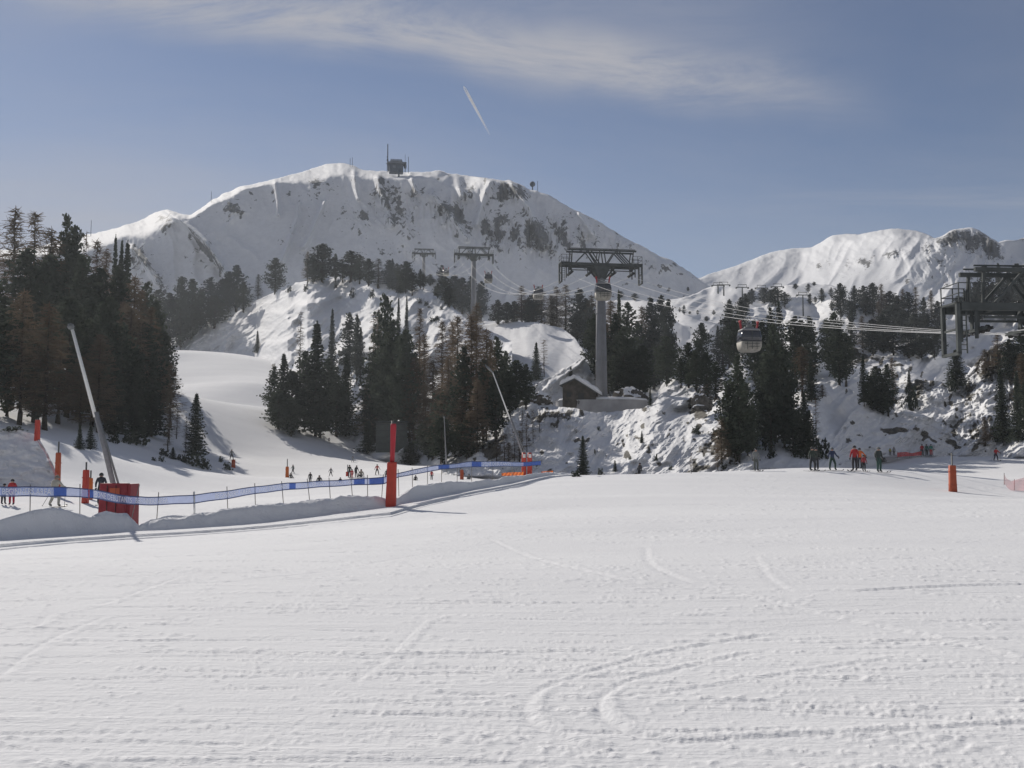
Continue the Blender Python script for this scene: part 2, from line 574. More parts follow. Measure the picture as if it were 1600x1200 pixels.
def stamp(x, y, w, depth, arr):
    r = math.hypot(x, y); a = math.degrees(math.atan2(x, y))
    if r < 2.6 or r > 200 or abs(a) > 29.5:
        return
    ri = 7 + math.log(r / 2.5) / math.log(365 / 2.5) * 979
    ci = 59 + (a - azlo) / (azhi - azlo) * (nmid - 1)
    dr = r * math.log(146) / 979; dc = r * R(60) / (nmid - 1)
    wr = int(2.2 * w / dr) + 2; wc = int(2.2 * w / dc) + 2
    r0, r1 = max(0, int(ri) - wr), min(arr.shape[0], int(ri) + wr + 2)
    c0, c1 = max(0, int(ci) - wc), min(arr.shape[1], int(ci) + wc + 2)
    d2 = (GX[r0:r1, c0:c1] - x) ** 2 + (GY[r0:r1, c0:c1] - y) ** 2
    e = depth * np.exp(-d2 / (w * w))
    if depth > 0:
        arr[r0:r1, c0:c1] = np.maximum(arr[r0:r1, c0:c1], e)
    else:
        arr[r0:r1, c0:c1] = np.minimum(arr[r0:r1, c0:c1], e)


def px_ground(px, py):
    """where the pixel ray meets the snow field (march)"""
    ax, tz = rayc(px, py)
    D = np.geomspace(2.5, 110, 500)
    zz = 1.7 + tz * D - gz(ax * D, D)
    k = np.where(zz < 0)[0]
    d = D[k[0]] if len(k) else 90.0
    return float(ax * d), float(d)


def track(pxs, w, depth, ridge=0.0):
    w *= .6; depth *= .8
    P = [px_ground(*p) for p in pxs]
    t = np.linspace(0, len(P) - 1, 900)
    xs = np.array([p[0] for p in P]); ys = np.array([p[1] for p in P])
    k = np.clip(t.astype(int), 0, len(P) - 2); f = t - k

    def cr(a):
        p0 = a[np.maximum(k - 1, 0)]; p1 = a[k]; p2 = a[k + 1]; p3 = a[np.minimum(k + 2, len(a) - 1)]
        return 0.5 * (2 * p1 + (p2 - p0) * f + (2 * p0 - 5 * p1 + 4 * p2 - p3) * f * f + (3 * p1 - p0 - 3 * p2 + p3) * f ** 3)
    X, Y = cr(xs), cr(ys)
    for x, y in zip(X, Y):
        if random.random() < 0.93:
            stamp(x, y, w * random.uniform(.8, 1.25), depth * random.uniform(.6, 1.1), TR)
        if ridge:
            if random.random() < 0.75:
                stamp(x + random.uniform(.0, .12), y + w * 1.6 + random.uniform(0, .08), w * random.uniform(.6, 1.3), ridge * random.uniform(.3, 1.2), TR2)


TR2 = np.zeros_like(GZ)
track([(1190, 993), (1100, 1008), (1010, 1025), (920, 1050), (850, 1075), (822, 1100), (830, 1125), (870, 1150), (930, 1172)], .07, -.035, .03)
track([(1170, 1020), (1060, 1045), (985, 1065), (945, 1085), (938, 1105), (955, 1130), (1000, 1150), (1050, 1160)], .07, -.035, .03)
track([(1050, 1161), (1200, 1151), (1400, 1141), (1620, 1130)], .05, -.022, .03)
track([(770, 845), (830, 870), (900, 890), (1000, 912), (1150, 932), (1300, 965), (1500, 1010), (1620, 1040)], .10, -.035, .03)
track([(1340, 929), (1450, 923), (1620, 916)], .08, -.04, .04)
track([(0, 990), (60, 976), (80, 958), (150, 945), (220, 922), (280, 900)], .08, -.035, .03)
track([(555, 1065), (600, 1032), (640, 992), (665, 968)], .045, -.018, .02)
track([(0, 1055), (60, 1010), (110, 985), (160, 965)], .06, -.03, .02)
track([(1010, 855), (1015, 880), (1060, 905), (1100, 915)], .12, -.035, .02)
track([(380, 905), (520, 890), (680, 862), (860, 840), (1100, 825)], .12, -.03, .02)
track([(1180, 870), (1200, 905), (1230, 925)], .12, -.03, .02)
track([(860, 1090), (1010, 1085), (1250, 1050), (1400, 1030)], .05, -.02, .02)
rnd = random.Random(3)
for i in range(330):
    D = 4.5 * (60 / 4.5) ** rnd.random()
    x = rnd.uniform(-.56, .56) * D
    ln = rnd.uniform(.5, 3.2) * (D / 10) ** .4
    sl_ = rnd.gauss(0.02, .12)
    cvx = rnd.gauss(0, .03)
    w = rnd.uniform(.018, .04) * (D / 9) ** .6
    n = int(ln / (w * .5)) + 4
    dp = rnd.uniform(.008, .03) * (D / 9) ** .5
    for k in range(n):
        t = k / (n - 1) - .5
        stamp(x + t * ln, D + sl_ * t * ln + cvx * (t * ln) ** 2 + rnd.gauss(0, .01), w, -dp * (1 - 3 * t * t) * rnd.uniform(.5, 1.1), TR)
        if rnd.random() < .25:
            stamp(x + t * ln, D + sl_ * t * ln + w * 1.5, w * rnd.uniform(.6, 1.3), dp * rnd.uniform(.5, 1.4), TR2)
for i in range(150):       # little heaps of scraped snow
    D = 4.5 * (40 / 4.5) ** rnd.random(); x = rnd.uniform(-.56, .56) * D
    for k in range(rnd.randint(4, 22)):
        stamp(x + rnd.gauss(0, .16), D + rnd.gauss(0, .05), rnd.uniform(.02, .055), rnd.uniform(.012, .045), TR2)
for i in range(4200):
    D = 4.2 * (80 / 4.2) ** (rnd.random() ** .8); x = rnd.uniform(-.56, .56) * D
    if vnoise(x / 5, D / 3.5, 91) < .42:
        continue
    ww = rnd.uniform(.012, .03) * (D / 8) ** .8
    for k in range(rnd.randint(1, 4)):
        stamp(x + rnd.gauss(0, .06 + .01 * D), D + rnd.gauss(0, .03), ww, rnd.uniform(.012, .04) * (D / 10) ** .5, TR2)
GZ = GZ + .55 * TR + .46 * TR2
ground = grid_mesh("ground", np.stack([GX, GY, GZ], -1), M_SNOW)

# a wide snow plain far below everything, out to the horizon
th = np.linspace(0, 2 * PI, 97); rr = np.array([0.0, 60, 200, 600, 2000, 9000])
T_, Q_ = np.meshgrid(th, rr)
PZ = np.interp(Q_, [0, 60, 200, 9000], [-9, -9, -14, -40])
grid_mesh("valley_floor", np.stack([Q_ * np.cos(T_), Q_ * np.sin(T_), PZ], -1)[:, ::-1], M_BANK, terrain=False)


# ------------------------------------------------------------------ hills: slopes grown upwards from their foot
RIBK = 4.5


def slope_sheet(name, px0, px1, nx, ny, top, bot, D0, slope, mat, rough=0.0, rfreq=(30, 30), diag=0.0, dfreq=0.02, dang=0.9,
                top_noise=2.0, spots=(), rockbase=0.0, seed=0, back=0.5, cap=None, capslope=12, mott=0.0, exp=1.0, bulge=0.0, snoise=4.0, ribs=(), specks=0, crags=(), cragamp=1.0, cragf=(15, 40), stri=0.0, spotk=1.0, dwarp=.55, dfade=0.0):
    px = np.linspace(px0, px1, nx)
    ks = max(3, int(14 * nx / (px1 - px0))) | 1
    kr = np.hanning(ks + 2)[1:-1]; kr /= kr.sum()
    tp = np.convolve(np.pad(interp(top, px), ks // 2, mode="edge"), kr, mode="valid")
    bt = interp(bot, px)
    v = np.linspace(0, 1, ny) ** exp
    PX = np.tile(px, (ny, 1))
    PY = bt + (tp - bt) * v[:, None]
    ax, tz = rayc(PX, PY)
    S = interp(slope, px) if isinstance(slope, (list, tuple)) else np.full(nx, float(slope))
    S = np.tile(S, (ny, 1)) + (snoise * fbm(PX / 60, PY / 45, 3, seed + 11))
    if bulge:
        S = S + bulge * (0.5 - v[:, None])
    if cap is not None:
        cth = interp(cap, px) * (1 + 0.6 * fbm(px / 60, px * 0, 2, seed + 5))
        k = sstep(1.0, 0.55, (PY - tp + 1.2 * fbm(PX / 30, PY / 12, 2, seed + 81)) / np.maximum(cth, .5))
        S = S * (1 - k) + capslope * k
    tS = np.maximum(np.tan(np.radians(S)), tz + 0.06)
    d0 = interp(D0, px) if isinstance(D0, (list, tuple)) else np.full(nx, float(D0))
    lnD = np.zeros((ny, nx))
    g = 1.0 / (tS - tz)
    dt = np.diff(tz, axis=0)
    lnD[1:] = np.cumsum(np.clip(dt, 0, 1) * 0.5 * (g[1:] + g[:-1]), axis=0)
    kk = max(3, int(nx * 0.02)) | 1
    ker = np.hanning(kk + 2)[1:-1]; ker /= ker.sum()
    pad = np.pad(lnD, ((0, 0), (kk // 2, kk // 2)), mode="edge")
    lnD = np.stack([np.convolve(r_, ker, mode="valid") for r_ in pad])
    D = d0 * np.exp(lnD)
    u = PX + 0.0; wv = PY
    disp = np.zeros_like(D)
    if rough:
        disp += rough * fbm(u / rfreq[0], wv / rfreq[1], 5, seed + 1)
    if diag:
        ca, sa = math.cos(dang), math.sin(dang)
        q = (u * ca + wv * sa) * dfreq
        p_ = (-u * sa + wv * ca) * dfreq * 0.28
        wq = q + dwarp * fbm(u / 90, wv / 60, 3, seed + 8)
        disp -= diag * (1 - dfade * v[:, None]) * (ridged(wq, p_, 3, seed + 2) - 0.5) * 2
    M = np.zeros_like(D)
    for (sx, sy, rx, ry, amt) in crags:
        M = np.maximum(M, amt * np.exp(-(((PX - sx) / rx) ** 2 + ((PY - sy) / ry) ** 2) ** 1.3))
    if len(crags):
        wq = u / cragf[0] + .35 * (wv / cragf[0]) * np.sin(u / 130.0) + .8 * fbm(u / 40, wv / 40, 3, seed + 61)
        cr1 = ridged(wq, wv / cragf[1], 4, seed + 62)
        cr2 = ridged(wq * 2.3 + 5, wv / (cragf[1] * .45), 3, seed + 63)
        disp -= cragamp * M * ((cr1 - .55) * 2 + (cr2 - .55) * .9)
    if stri:
        ca, sa = math.cos(dang + .1), math.sin(dang + .1)
        q2 = (u * ca + wv * sa); p2 = (-u * sa + wv * ca)
        q2 = q2 + 7 * fbm(u / 45, wv / 30, 3, seed + 71)
        disp -= stri * ((ridged(q2 / 13, p2 / 70, 3, seed + 72) - .5) * 1.2 + (ridged(q2 / 5.5, p2 / 28, 2, seed + 73) - .5) * .5)
    for (line, w_, h_) in ribs:
        best = np.full_like(D, 1e9)
        for (x0, y0), (x1, y1) in zip(line[:-1], line[1:]):
            ex, ey = x1 - x0, y1 - y0
            t_ = np.clip(((PX - x0) * ex + (PY - y0) * ey) / (ex * ex + ey * ey), 0, 1)
            best = np.minimum(best, np.hypot(PX - x0 - t_ * ex, PY - y0 - t_ * ey))
        disp -= h_ * RIBK * np.exp(-(best / w_) ** 2)
    edge = sstep(0, .06, v)[:, None]
    D = D * (1 + disp * edge / 100.0)
    # uneven crest: lift and lower the surface itself near the top
    PYn = PY + top_noise * fbm(PX / 14 + seed, PY / 9, 4, seed + 3) * sstep(.55, 1.0, v)[:, None]
    ax, tz = rayc(PX, PYn)
    P = np.stack([ax * D, D, 1.7 + tz * D], -1)
    # rock mask
    rock = np.full_like(D, rockbase)
    if len(crags):
        rock += M * (1.15 * (cr1 * .6 + cr2 * .4 - .50) + .55 * fbm(u / 7, wv / 16, 3, seed + 64) + .10)
    rock += mott * (ridged(u / 16 + wv / 30, wv / 9, 3, seed + 6) - .62)
    for (sx, sy, rx, ry, ang, amt) in spots:
        c_, s_ = math.cos(ang), math.sin(ang)
        ux = (PX - sx) * c_ + (PY - sy) * s_
        uy = -(PX - sx) * s_ + (PY - sy) * c_
        rock += amt * spotk * np.exp(-((ux / rx) ** 2 + (uy / ry) ** 2) ** 1.2)
    rs = random.Random(seed + 99)
    for _ in range(specks):
        sx = rs.uniform(px0, px1); vv = rs.random() ** .8
        sy = float(np.interp(sx, px, bt)) * (1 - vv) + float(np.interp(sx, px, tp)) * vv
        rx, ry, an = rs.uniform(1.5, 5), rs.uniform(2, 8), rs.uniform(-.6, .6)
        c_, s_ = math.cos(an), math.sin(an)
        ux = (PX - sx) * c_ + (PY - sy) * s_; uy = -(PX - sx) * s_ + (PY - sy) * c_
        rock += rs.uniform(.3, .65) * np.exp(-((ux / rx) ** 2 + (uy / ry) ** 2))
    # skirt behind the crest
    last = P[-1]
    hgt = last[:, 2] - (-14)
    rows = []
    for k, f in enumerate((0.03, 0.15, 0.5, 1.0)):
        r_ = last.copy()
        fac = 1 + back * f
        r_[:, 0] *= fac; r_[:, 1] *= fac
        r_[:, 2] = last[:, 2] - hgt * (0.01 if k == 0 else f)
        rows.append(r_)
    P = np.concatenate([P, np.stack(rows)], 0)
    rock = np.concatenate([rock, np.tile(rock[-1:], (4, 1))], 0)
    # apron in front of the foot
    first = P[0].copy(); first[:, 2] -= 6; first[:, :2] *= 0.995
    P = np.concatenate([first[None], P], 0); rock = np.concatenate([rock[:1], rock], 0)
    return grid_mesh(name, P, mat, rock)


# main mountain
TOP1 = [(-300, 420), (60, 385), (100, 375), (140, 366), (170, 360), (200, 351), (225, 341), (245, 331), (260, 327), (275, 332), (297, 337), (315, 325), (333, 312),
        (347, 304), (372, 292), (421, 282), (463, 270), (490, 263), (515, 255), (535, 254), (554, 259), (571, 266), (600, 267), (640, 269), (685, 267), (734, 275),
        (797, 282), (825, 294), (853, 303), (895, 326), (930, 343), (965, 364), (1000, 383), (1035, 402), (1050, 406), (1070, 420), (1105, 445), (1150, 470), (1200, 492), (1320, 530)]
CAP1 = [(-300, 30), (100, 26), (200, 30), (235, 32), (260, 18), (290, 9), (330, 14), (360, 24), (420, 15), (470, 22), (500, 28), (530, 22), (565, 20), (590, 16), (625, 26),
        (660, 14), (690, 20), (715, 30), (735, 30), (755, 10), (800, 8), (830, 4), (900, 3), (1000, 3), (1040, 10), (1060, 9), (1100, 3)]
SP1 = [(365, 326, 16, 8, .4, .7), (495, 285, 14, 5, .1, .55), (538, 332, 7, 9, 0, .6), (570, 338, 7, 8, 0, .6), (553, 285, 5, 14, 0, .45), (600, 297, 9, 20, -.2, .6), (606, 335, 8, 20, -.35, .65),
       (622, 310, 8, 22, 0, .55), (622, 345, 9, 20, 0, .6), (645, 300, 5, 12, 0, .55), (660, 298, 6, 8, 0, .5), (700, 325, 22, 5, .3, .6), (722, 345, 10, 26, -.55, .7), (758, 350, 7, 20, .35, .7),
       (775, 362, 12, 24, .1, .8), (790, 345, 5, 12, 0, .55), (806, 362, 7, 24, -.1, .75), (828, 372, 9, 18, -.4, .7), (845, 370, 12, 34, -.6, .85), (880, 372, 9, 26, -.4, .75), (910, 375, 6, 14, 0, .6),
       (930, 370, 8, 12, 0, .6), (790, 295, 22, 9, .4, .6), (810, 300, 10, 16, -.5, .55), (780, 310, 12, 7, 0, .5), (820, 330, 12, 8, .6, .55), (895, 335, 8, 8, 0, .5), (920, 342, 8, 5, .4, .5),
       (1015, 415, 12, 5, .6, .6), (1065, 428, 6, 5, .6, .5), (790, 392, 10, 8, .6, .5), (725, 312, 5, 8, 0, .5), (655, 382, 6, 5, 0, .4), (690, 330, 12, 6, .4, .5),
       (216, 398, 6, 22, -.55, .75), (232, 412, 4, 26, -.6, .75), (210, 415, 5, 12, -.3, .6), (240, 440, 8, 12, -.2, .55), (255, 452, 5, 14, -.5, .6), (310, 378, 3, 40, -.62, .8), (330, 402, 4, 24, -.65, .7),
       (322, 385, 2, 26, -.65, .55), (255, 340, 9, 4, .3, .5), (258, 362, 7, 5, .6, .5), (470, 395, 8, 5, 0, .35), (290, 400, 5, 4, 0, .4), (345, 420, 7, 3, .8, .5), (585, 320, 4, 5, 0, .4), (560, 360, 4, 8, 0, .4)]
slope_sheet("mountain", -300, 1320, 1080, 300, TOP1, [(-300, 540), (1320, 560)], 1150, [(-300, 37), (200, 38), (260, 41), (600, 41), (1000, 42), (1320, 38)], M_MTN,
            rough=0.5, rfreq=(60, 60), diag=1.1, dfreq=0.016, dang=-0.25, top_noise=2.2, spots=SP1, rockbase=0.03, seed=40, cap=CAP1, capslope=17, back=.6, snoise=2.0, specks=160, spotk=.62, cragamp=1.1, cragf=(13, 46),
            crags=[(600, 315, 34, 42, .95), (640, 335, 24, 45, .8), (700, 330, 40, 34, .9), (780, 365, 44, 32, 1.1), (850, 370, 46, 36, 1.1), (910, 375, 30, 26, .9), (795, 300, 40, 20, 1.0), (730, 300, 24, 22, .8), (565, 335, 34, 34, .6), (500, 290, 26, 14, .7),
                   (365, 326, 22, 14, .9), (215, 405, 22, 34, .8), (245, 445, 22, 24, .7), (325, 395, 26, 34, .6), (258, 350, 18, 18, .7), (960, 385, 30, 18, .6), (1030, 415, 30, 14, .6), (620, 395, 50, 22, .45), (740, 395, 50, 20, .5), (470, 300, 60, 26, .35)],
            ribs=[([(507, 316), (494, 345), (480, 378), (474, 386)], 3.2, .55), ([(468, 318), (463, 345), (457, 362)], 2.4, .4), ([(454, 370), (446, 392), (440, 408)], 3.0, .5), ([(430, 285), (434, 315), (434, 335)], 3, .4),
                  ([(553, 268), (557, 300), (560, 310)], 3, .45), ([(258, 328), (290, 352), (320, 378), (345, 412), (360, 440)], 4, .9), ([(205, 388), (222, 405), (245, 440)], 4, .9), ([(640, 268), (650, 300)], 4, .6), ([(715, 278), (722, 305)], 6, .8),
                  ([(765, 285), (752, 320), (745, 350)], 5, .5), ([(800, 285), (830, 330), (850, 380)], 6, .6), ([(590, 275), (598, 310), (612, 350)], 5, .5), ([(676, 305), (700, 330), (728, 372)], 5, .6), ([(905, 335), (925, 365)], 5, .5)])

# right-hand mountain and the summit behind it
TOP2 = [(980, 470), (1060, 445), (1095, 433), (1120, 425), (1150, 415), (1180, 403), (1205, 394), (1235, 388), (1268, 386), (1281, 380), (1290, 373), (1302, 368), (1324, 365), (1341, 366), (1365, 361),
        (1395, 357), (1411, 358), (1440, 362), (1462, 372), (1475, 367), (1487, 359), (1503, 357), (1518, 355), (1532, 361), (1555, 376), (1575, 390), (1590, 402), (1610, 418), (1700, 440), (1900, 470)]
SP2 = [(1475, 378, 14, 10, 0, .65), (1500, 368, 16, 10, 0, .8), (1530, 375, 14, 14, .6, .8), (1515, 385, 8, 14, 0, .6), (1548, 388, 14, 10, .7, .75), (1450, 388, 10, 7, .4, .5), (1400, 394, 16, 3, -.2, .5),
       (1348, 408, 8, 5, 0, .6), (1450, 412, 5, 6, 0, .45), (1492, 400, 2, 9, 0, .55), (1470, 410, 6, 6, .5, .45), (1560, 400, 10, 8, .6, .6), (1365, 400, 8, 3, -.4, .4), (1310, 392, 6, 3, 0, .35)]
slope_sheet("right_mountain", 980, 1900, 620, 190, TOP2, [(980, 540), (1900, 560)], 1900, [(980, 19), (1250, 20), (1330, 25), (1400, 31), (1460, 35), (1600, 36), (1900, 30)], M_MTN,
            rough=0.3, rfreq=(80, 40), diag=2.6, dfreq=0.018, dang=0.62, top_noise=1.6, spots=SP2, rockbase=0.03, seed=71, snoise=1.5, specks=60, spotk=.75, dwarp=.22, dfade=.6, cragamp=1.0, cragf=(12, 30),
            crags=[(1500, 375, 34, 16, 1.1), (1540, 390, 26, 20, 1.0), (1460, 395, 24, 18, .7), (1400, 398, 30, 8, .7), (1350, 408, 20, 10, .7), (1590, 420, 20, 20, .6), (1470, 430, 50, 24, .35), (1310, 415, 40, 18, .4)], cap=[(980, 6), (1270, 8), (1300, 12), (1400, 14), (1440, 10), (1470, 4), (1900, 4)], capslope=16, back=.5)
slope_sheet("far_summit", 1530, 1900, 120, 50, [(1530, 400), (1560, 378), (1575, 374), (1589, 376), (1600, 370), (1650, 372), (1750, 400), (1900, 430)], [(1530, 480), (1900, 480)], 3200, 26, M_MTN,
            rough=.6, rfreq=(30, 30), diag=1.2, dfreq=.02, dang=.6, seed=95, spots=[(1597, 373, 5, 4, 0, .6)], top_noise=1.5)

# far valley slope with the chairlift
slope_sheet("far_slope", 960, 1420, 200, 60, [(960, 480), (1000, 474), (1040, 470), (1080, 462), (1105, 450), (1125, 446), (1160, 452), (1200, 454), (1230, 446), (1260, 441), (1300, 446), (1340, 462), (1420, 476)],
            [(960, 560), (1420, 560)], 430, 15, M_MID, rough=1.6, rfreq=(30, 12), diag=1.4, dfreq=.03, dang=.9, seed=120, mott=.6, rockbase=.10, top_noise=2.5)
# wooded slope under the left forest, behind
slope_sheet("left_hill", -500, 275, 160, 50, [(-500, 460), (0, 490), (120, 520), (200, 540), (255, 556), (275, 575)], [(-500, 650), (275, 640)], 178, 26, M_MID, rough=1.5, rfreq=(40, 30), seed=131, mott=.3, rockbase=.05, back=.1)
# middle knoll
slope_sheet("middle_knoll", 225, 800, 420, 150,
            [(225, 548), (262, 526), (290, 508), (308, 496), (316, 493), (330, 507), (348, 500), (372, 488), (400, 470), (425, 458), (445, 454), (465, 441), (490, 434), (520, 432), (545, 437), (570, 443), (600, 452), (628, 459),
             (650, 451), (662, 450), (690, 462), (706, 478), (725, 496), (750, 512), (800, 532)],
            [(225, 575), (400, 580), (430, 625), (470, 680), (520, 706), (600, 728), (700, 738), (800, 738)],
            [(225, 345), (400, 315), (425, 270), (450, 225), (480, 195), (600, 165), (700, 145), (800, 135)], [(225, 22), (450, 25), (600, 24), (800, 22)], M_MID,
            rough=1.1, rfreq=(34, 22), diag=4.6, dfreq=.0135, dang=.8, seed=150, stri=1.1, mott=.35, snoise=6, rockbase=.07, top_noise=3.0, exp=.9,
            spots=[(425, 575, 14, 7, -.6, .6), (540, 450, 12, 4, 0, .3), (670, 480, 12, 5, .3, .45), (700, 520, 12, 5, .5, .4)])
# groomed shelf in the centre and the slope under the pine belt
slope_sheet("upper_piste", 735, 985, 160, 70, [(735, 510), (765, 506), (800, 503), (835, 503), (868, 511), (885, 517), (898, 528), (915, 552), (935, 574), (985, 596)], [(735, 650), (985, 655)], 165, [(735, 17), (985, 19)], M_HILL,
            rough=.5, rfreq=(50, 40), diag=0, seed=161, rockbase=-.3, top_noise=1.5)
slope_sheet("pine_belt_slope", 740, 1120, 160, 60, [(740, 505), (830, 494), (870, 478), (950, 470), (1000, 468), (1040, 480), (1060, 505), (1085, 512), (1120, 520)], [(740, 660), (1120, 660)], 200, 22, M_MID, rough=1.2, rfreq=(40, 20), seed=170, mott=.3, rockbase=.03)
# rocks around the gondola pylon
slope_sheet("pylon_knoll", 820, 1020, 130, 60, [(820, 612), (842, 598), (862, 588), (875, 578), (890, 573), (908, 560), (922, 570), (945, 588), (975, 602), (1020, 625)], [(820, 660), (1020, 660)], 146, 33, M_HILL, rough=2.0, rfreq=(22, 12), diag=2.5, dfreq=.03, dang=.8, seed=181, stri=1.2,
            mott=.5, rockbase=.1, top_noise=3)
slope_sheet("front_knoll", 690, 1190, 640, 210,
            [(690, 722), (715, 700), (735, 672), (760, 655), (790, 642), (815, 634), (845, 628), (870, 634), (930, 644), (1000, 640), (1022, 628), (1045, 606), (1072, 598), (1095, 603), (1120, 614), (1140, 640), (1160, 685), (1178, 722), (1190, 744)],
            [(690, 746), (860, 750), (1190, 752)], [(690, 106), (860, 100), (1190, 90)], [(690, 21), (850, 15.5), (1000, 15), (1190, 18)], M_HILL,
            rough=1.5, rfreq=(26, 14), diag=3.2, dfreq=.022, dang=.78, seed=190, specks=110, stri=1.05, mott=.62, snoise=6, rockbase=.12, top_noise=3,
            cragamp=1.6, cragf=(16, 14), crags=[(1100, 630, 34, 30, .9), (1120, 690, 40, 36, .6), (1000, 690, 60, 30, .35), (780, 680, 50, 40, .5), (860, 655, 50, 20, .5), (1060, 610, 26, 14, .6)],
            spots=[(1095, 630, 16, 22, .3, .7), (1000, 685, 10, 5, 0, .4), (1090, 670, 10, 6, -.5, .6), (1090, 735, 24, 5, -.35, .75), (870, 650, 40, 8, 0, .4), (770, 700, 30, 22, 0, .3), (1120, 690, 30, 20, 0, .25)])
# right-hand slopes
slope_sheet("right_back_slope", 1190, 1900, 320, 90, [(1190, 476), (1225, 468), (1250, 462), (1290, 470), (1330, 470), (1370, 482), (1420, 486), (1480, 480), (1540, 470), (1600, 462), (1900, 430)], [(1190, 620), (1900, 620)], 240, 24, M_MID, rough=2.2, rfreq=(24, 14), diag=2.2, dfreq=.022, dang=.8, seed=200, snoise=9, stri=1.2, mott=.7, rockbase=.13, top_noise=4)
slope_sheet("right_middle_slope", 985, 1520, 380, 120,
            [(985, 655), (1020, 622), (1045, 588), (1070, 556), (1100, 521), (1122, 503), (1150, 486), (1170, 480), (1200, 478), (1235, 484), (1262, 500), (1290, 500), (1320, 495), (1350, 520), (1385, 530), (1420, 545), (1440, 552), (1480, 556), (1520, 575)],
            [(985, 680), (1520, 690)], [(985, 168), (1200, 156), (1520, 146)], [(985, 20), (1200, 19), (1400, 19), (1520, 16)], M_HILL, rough=2.0, rfreq=(44, 22), diag=3.4, dfreq=.018, dang=.8, seed=210, snoise=9, specks=90, stri=.8, mott=.6, rockbase=.1, top_noise=3.5,
            cragamp=1.5, cragf=(16, 12), crags=[(1340, 550, 50, 30, .8), (1400, 560, 40, 26, .7), (1080, 570, 40, 30, .5), (1160, 520, 60, 30, .5)], spots=[(1340, 560, 20, 12, 0, .4), (1430, 610, 20, 20, .5, .35)])
slope_sheet("right_near_slope", 1075, 1460, 330, 110,
            [(1075, 735), (1095, 670), (1115, 610), (1130, 585), (1150, 566), (1165, 558), (1180, 562), (1200, 578), (1225, 590), (1250, 603), (1275, 600), (1300, 594), (1325, 606), (1345, 618), (1380, 634), (1420, 655), (1445, 690), (1460, 728)],
            [(1075, 752), (1460, 740)], [(1075, 120), (1270, 112), (1330, 128), (1460, 150)], [(1075, 20), (1250, 17), (1460, 20)], M_HILL, rough=2.0, rfreq=(46, 22), diag=2.8, dfreq=.018, dang=.75, seed=220, snoise=9, specks=60, stri=.75, mott=.42, rockbase=.06, top_noise=2.5,
            spots=[(1160, 600, 12, 9, 0, .4)])
slope_sheet("right_dome", 1255, 1545, 260, 90,
            [(1255, 728), (1290, 705), (1312, 672), (1330, 645), (1350, 629), (1362, 626), (1380, 634), (1400, 646), (1416, 640), (1440, 645), (1465, 660), (1490, 683), (1512, 703), (1545, 722)],
            [(1255, 732), (1330, 722), (1400, 716), (1545, 717)], [(1255, 122), (1340, 132), (1420, 138), (1545, 138)], [(1255, 28), (1390, 32), (1420, 38), (1545, 40)], M_HILL, rough=1.3, rfreq=(26, 12), diag=2.0, dfreq=.018, dang=.8, seed=230, specks=35, stri=.75, mott=.45, rockbase=.08, top_noise=2,
            spots=[(1385, 673, 16, 6, .1, .6), (1410, 672, 18, 5, .1, .7), (1432, 669, 6, 6, 0, .7), (1445, 678, 10, 6, .5, .65), (1460, 690, 12, 3, .6, .6), (1485, 690, 12, 6, .4, .75), (1498, 700, 8, 5, 0, .65), (1325, 690, 8, 5, 0, .5), (1345, 680, 10, 5, .3, .5)])
slope_sheet("right_rocks", 1385, 1900, 460, 190,
            [(1385, 660), (1402, 628), (1418, 602), (1436, 592), (1460, 594), (1480, 602), (1500, 592), (1520, 575), (1533, 556), (1550, 542), (1570, 532), (1600, 522), (1700, 490), (1900, 450)],
            [(1385, 716), (1900, 725)], [(1385, 143), (1640, 127), (1900, 118)], [(1385, 24), (1520, 25), (1600, 28), (1900, 26)], M_HILL, rough=2.2, rfreq=(40, 22), diag=3.6, dfreq=.018, dang=.85, seed=240, snoise=9, specks=120, stri=1.1, mott=.7, rockbase=.14, top_noise=4,
            cragamp=1.8, cragf=(18, 14), crags=[(1430, 605, 36, 26, .8), (1510, 610, 40, 26, .7), (1560, 575, 40, 40, 1.0), (1600, 600, 40, 50, .8), (1530, 670, 70, 30, .6)],
            spots=[(1430, 600, 22, 14, .2, .45), (1515, 610, 12, 14, .3, .5), (1545, 570, 16, 24, .3, .45), (1580, 560, 20, 30, .3, .35), (1500, 660, 20, 4, -.7, .55), (1535, 690, 24, 4, -.7, .6)])
# shaded bank at the left edge
slope_sheet("left_snow_mound", -260, 100, 180, 60, [(-260, 640), (0, 669), (30, 671), (48, 676), (60, 684), (72, 703), (84, 728), (92, 748), (100, 760)], [(-260, 770), (0, 768), (100, 764)], 62, 40, M_BANK, rough=.8, rfreq=(20, 8), seed=250, rockbase=-.5, top_noise=1.6)

# ------------------------------------------------------------------ ploughed bank along the fence
BASE = [(-300, 862, 30), (-100, 856, 32), (0, 840, 33), (200, 835, 40), (400, 822, 43), (612, 795, 45), (700, 778, 52), (780, 758, 64), (860, 745, 78), (905, 742, 82)]
bD = [(b[0], b[2]) for b in BASE]
BH = [(-300, .6), (0, .55), (50, .8), (100, .85), (145, .55), (170, .75), (203, .6), (222, .1), (240, .42), (300, .5), (400, .64), (500, .62), (580, .5), (606, .25), (622, .25), (645, .62), (680, .62), (720, .5), (760, .4), (800, .35), (860, .2), (905, .0)]
bpx = np.linspace(-300, 905, 1100)
dd = np.linspace(-4.6, 3.2, 90)
BPX, DD = np.meshgrid(bpx, dd)
Db = interp(bD, BPX) + DD
BX = (BPX - 800) / 1600 * Db
Hh = interp(BH, BPX) * (1 + .18 * fbm(BX / .9, BX * 0 + 2, 3, 5))
prof = sstep(-.25, .45, DD + .18 * fbm(BX / .7, DD / .7, 3, 8)) * (1 - sstep(1.0, 2.9, DD)) ** 1.0
lipd = -3.2 + .35 * fbm(BX / 3.0, BX * 0, 3, 14)
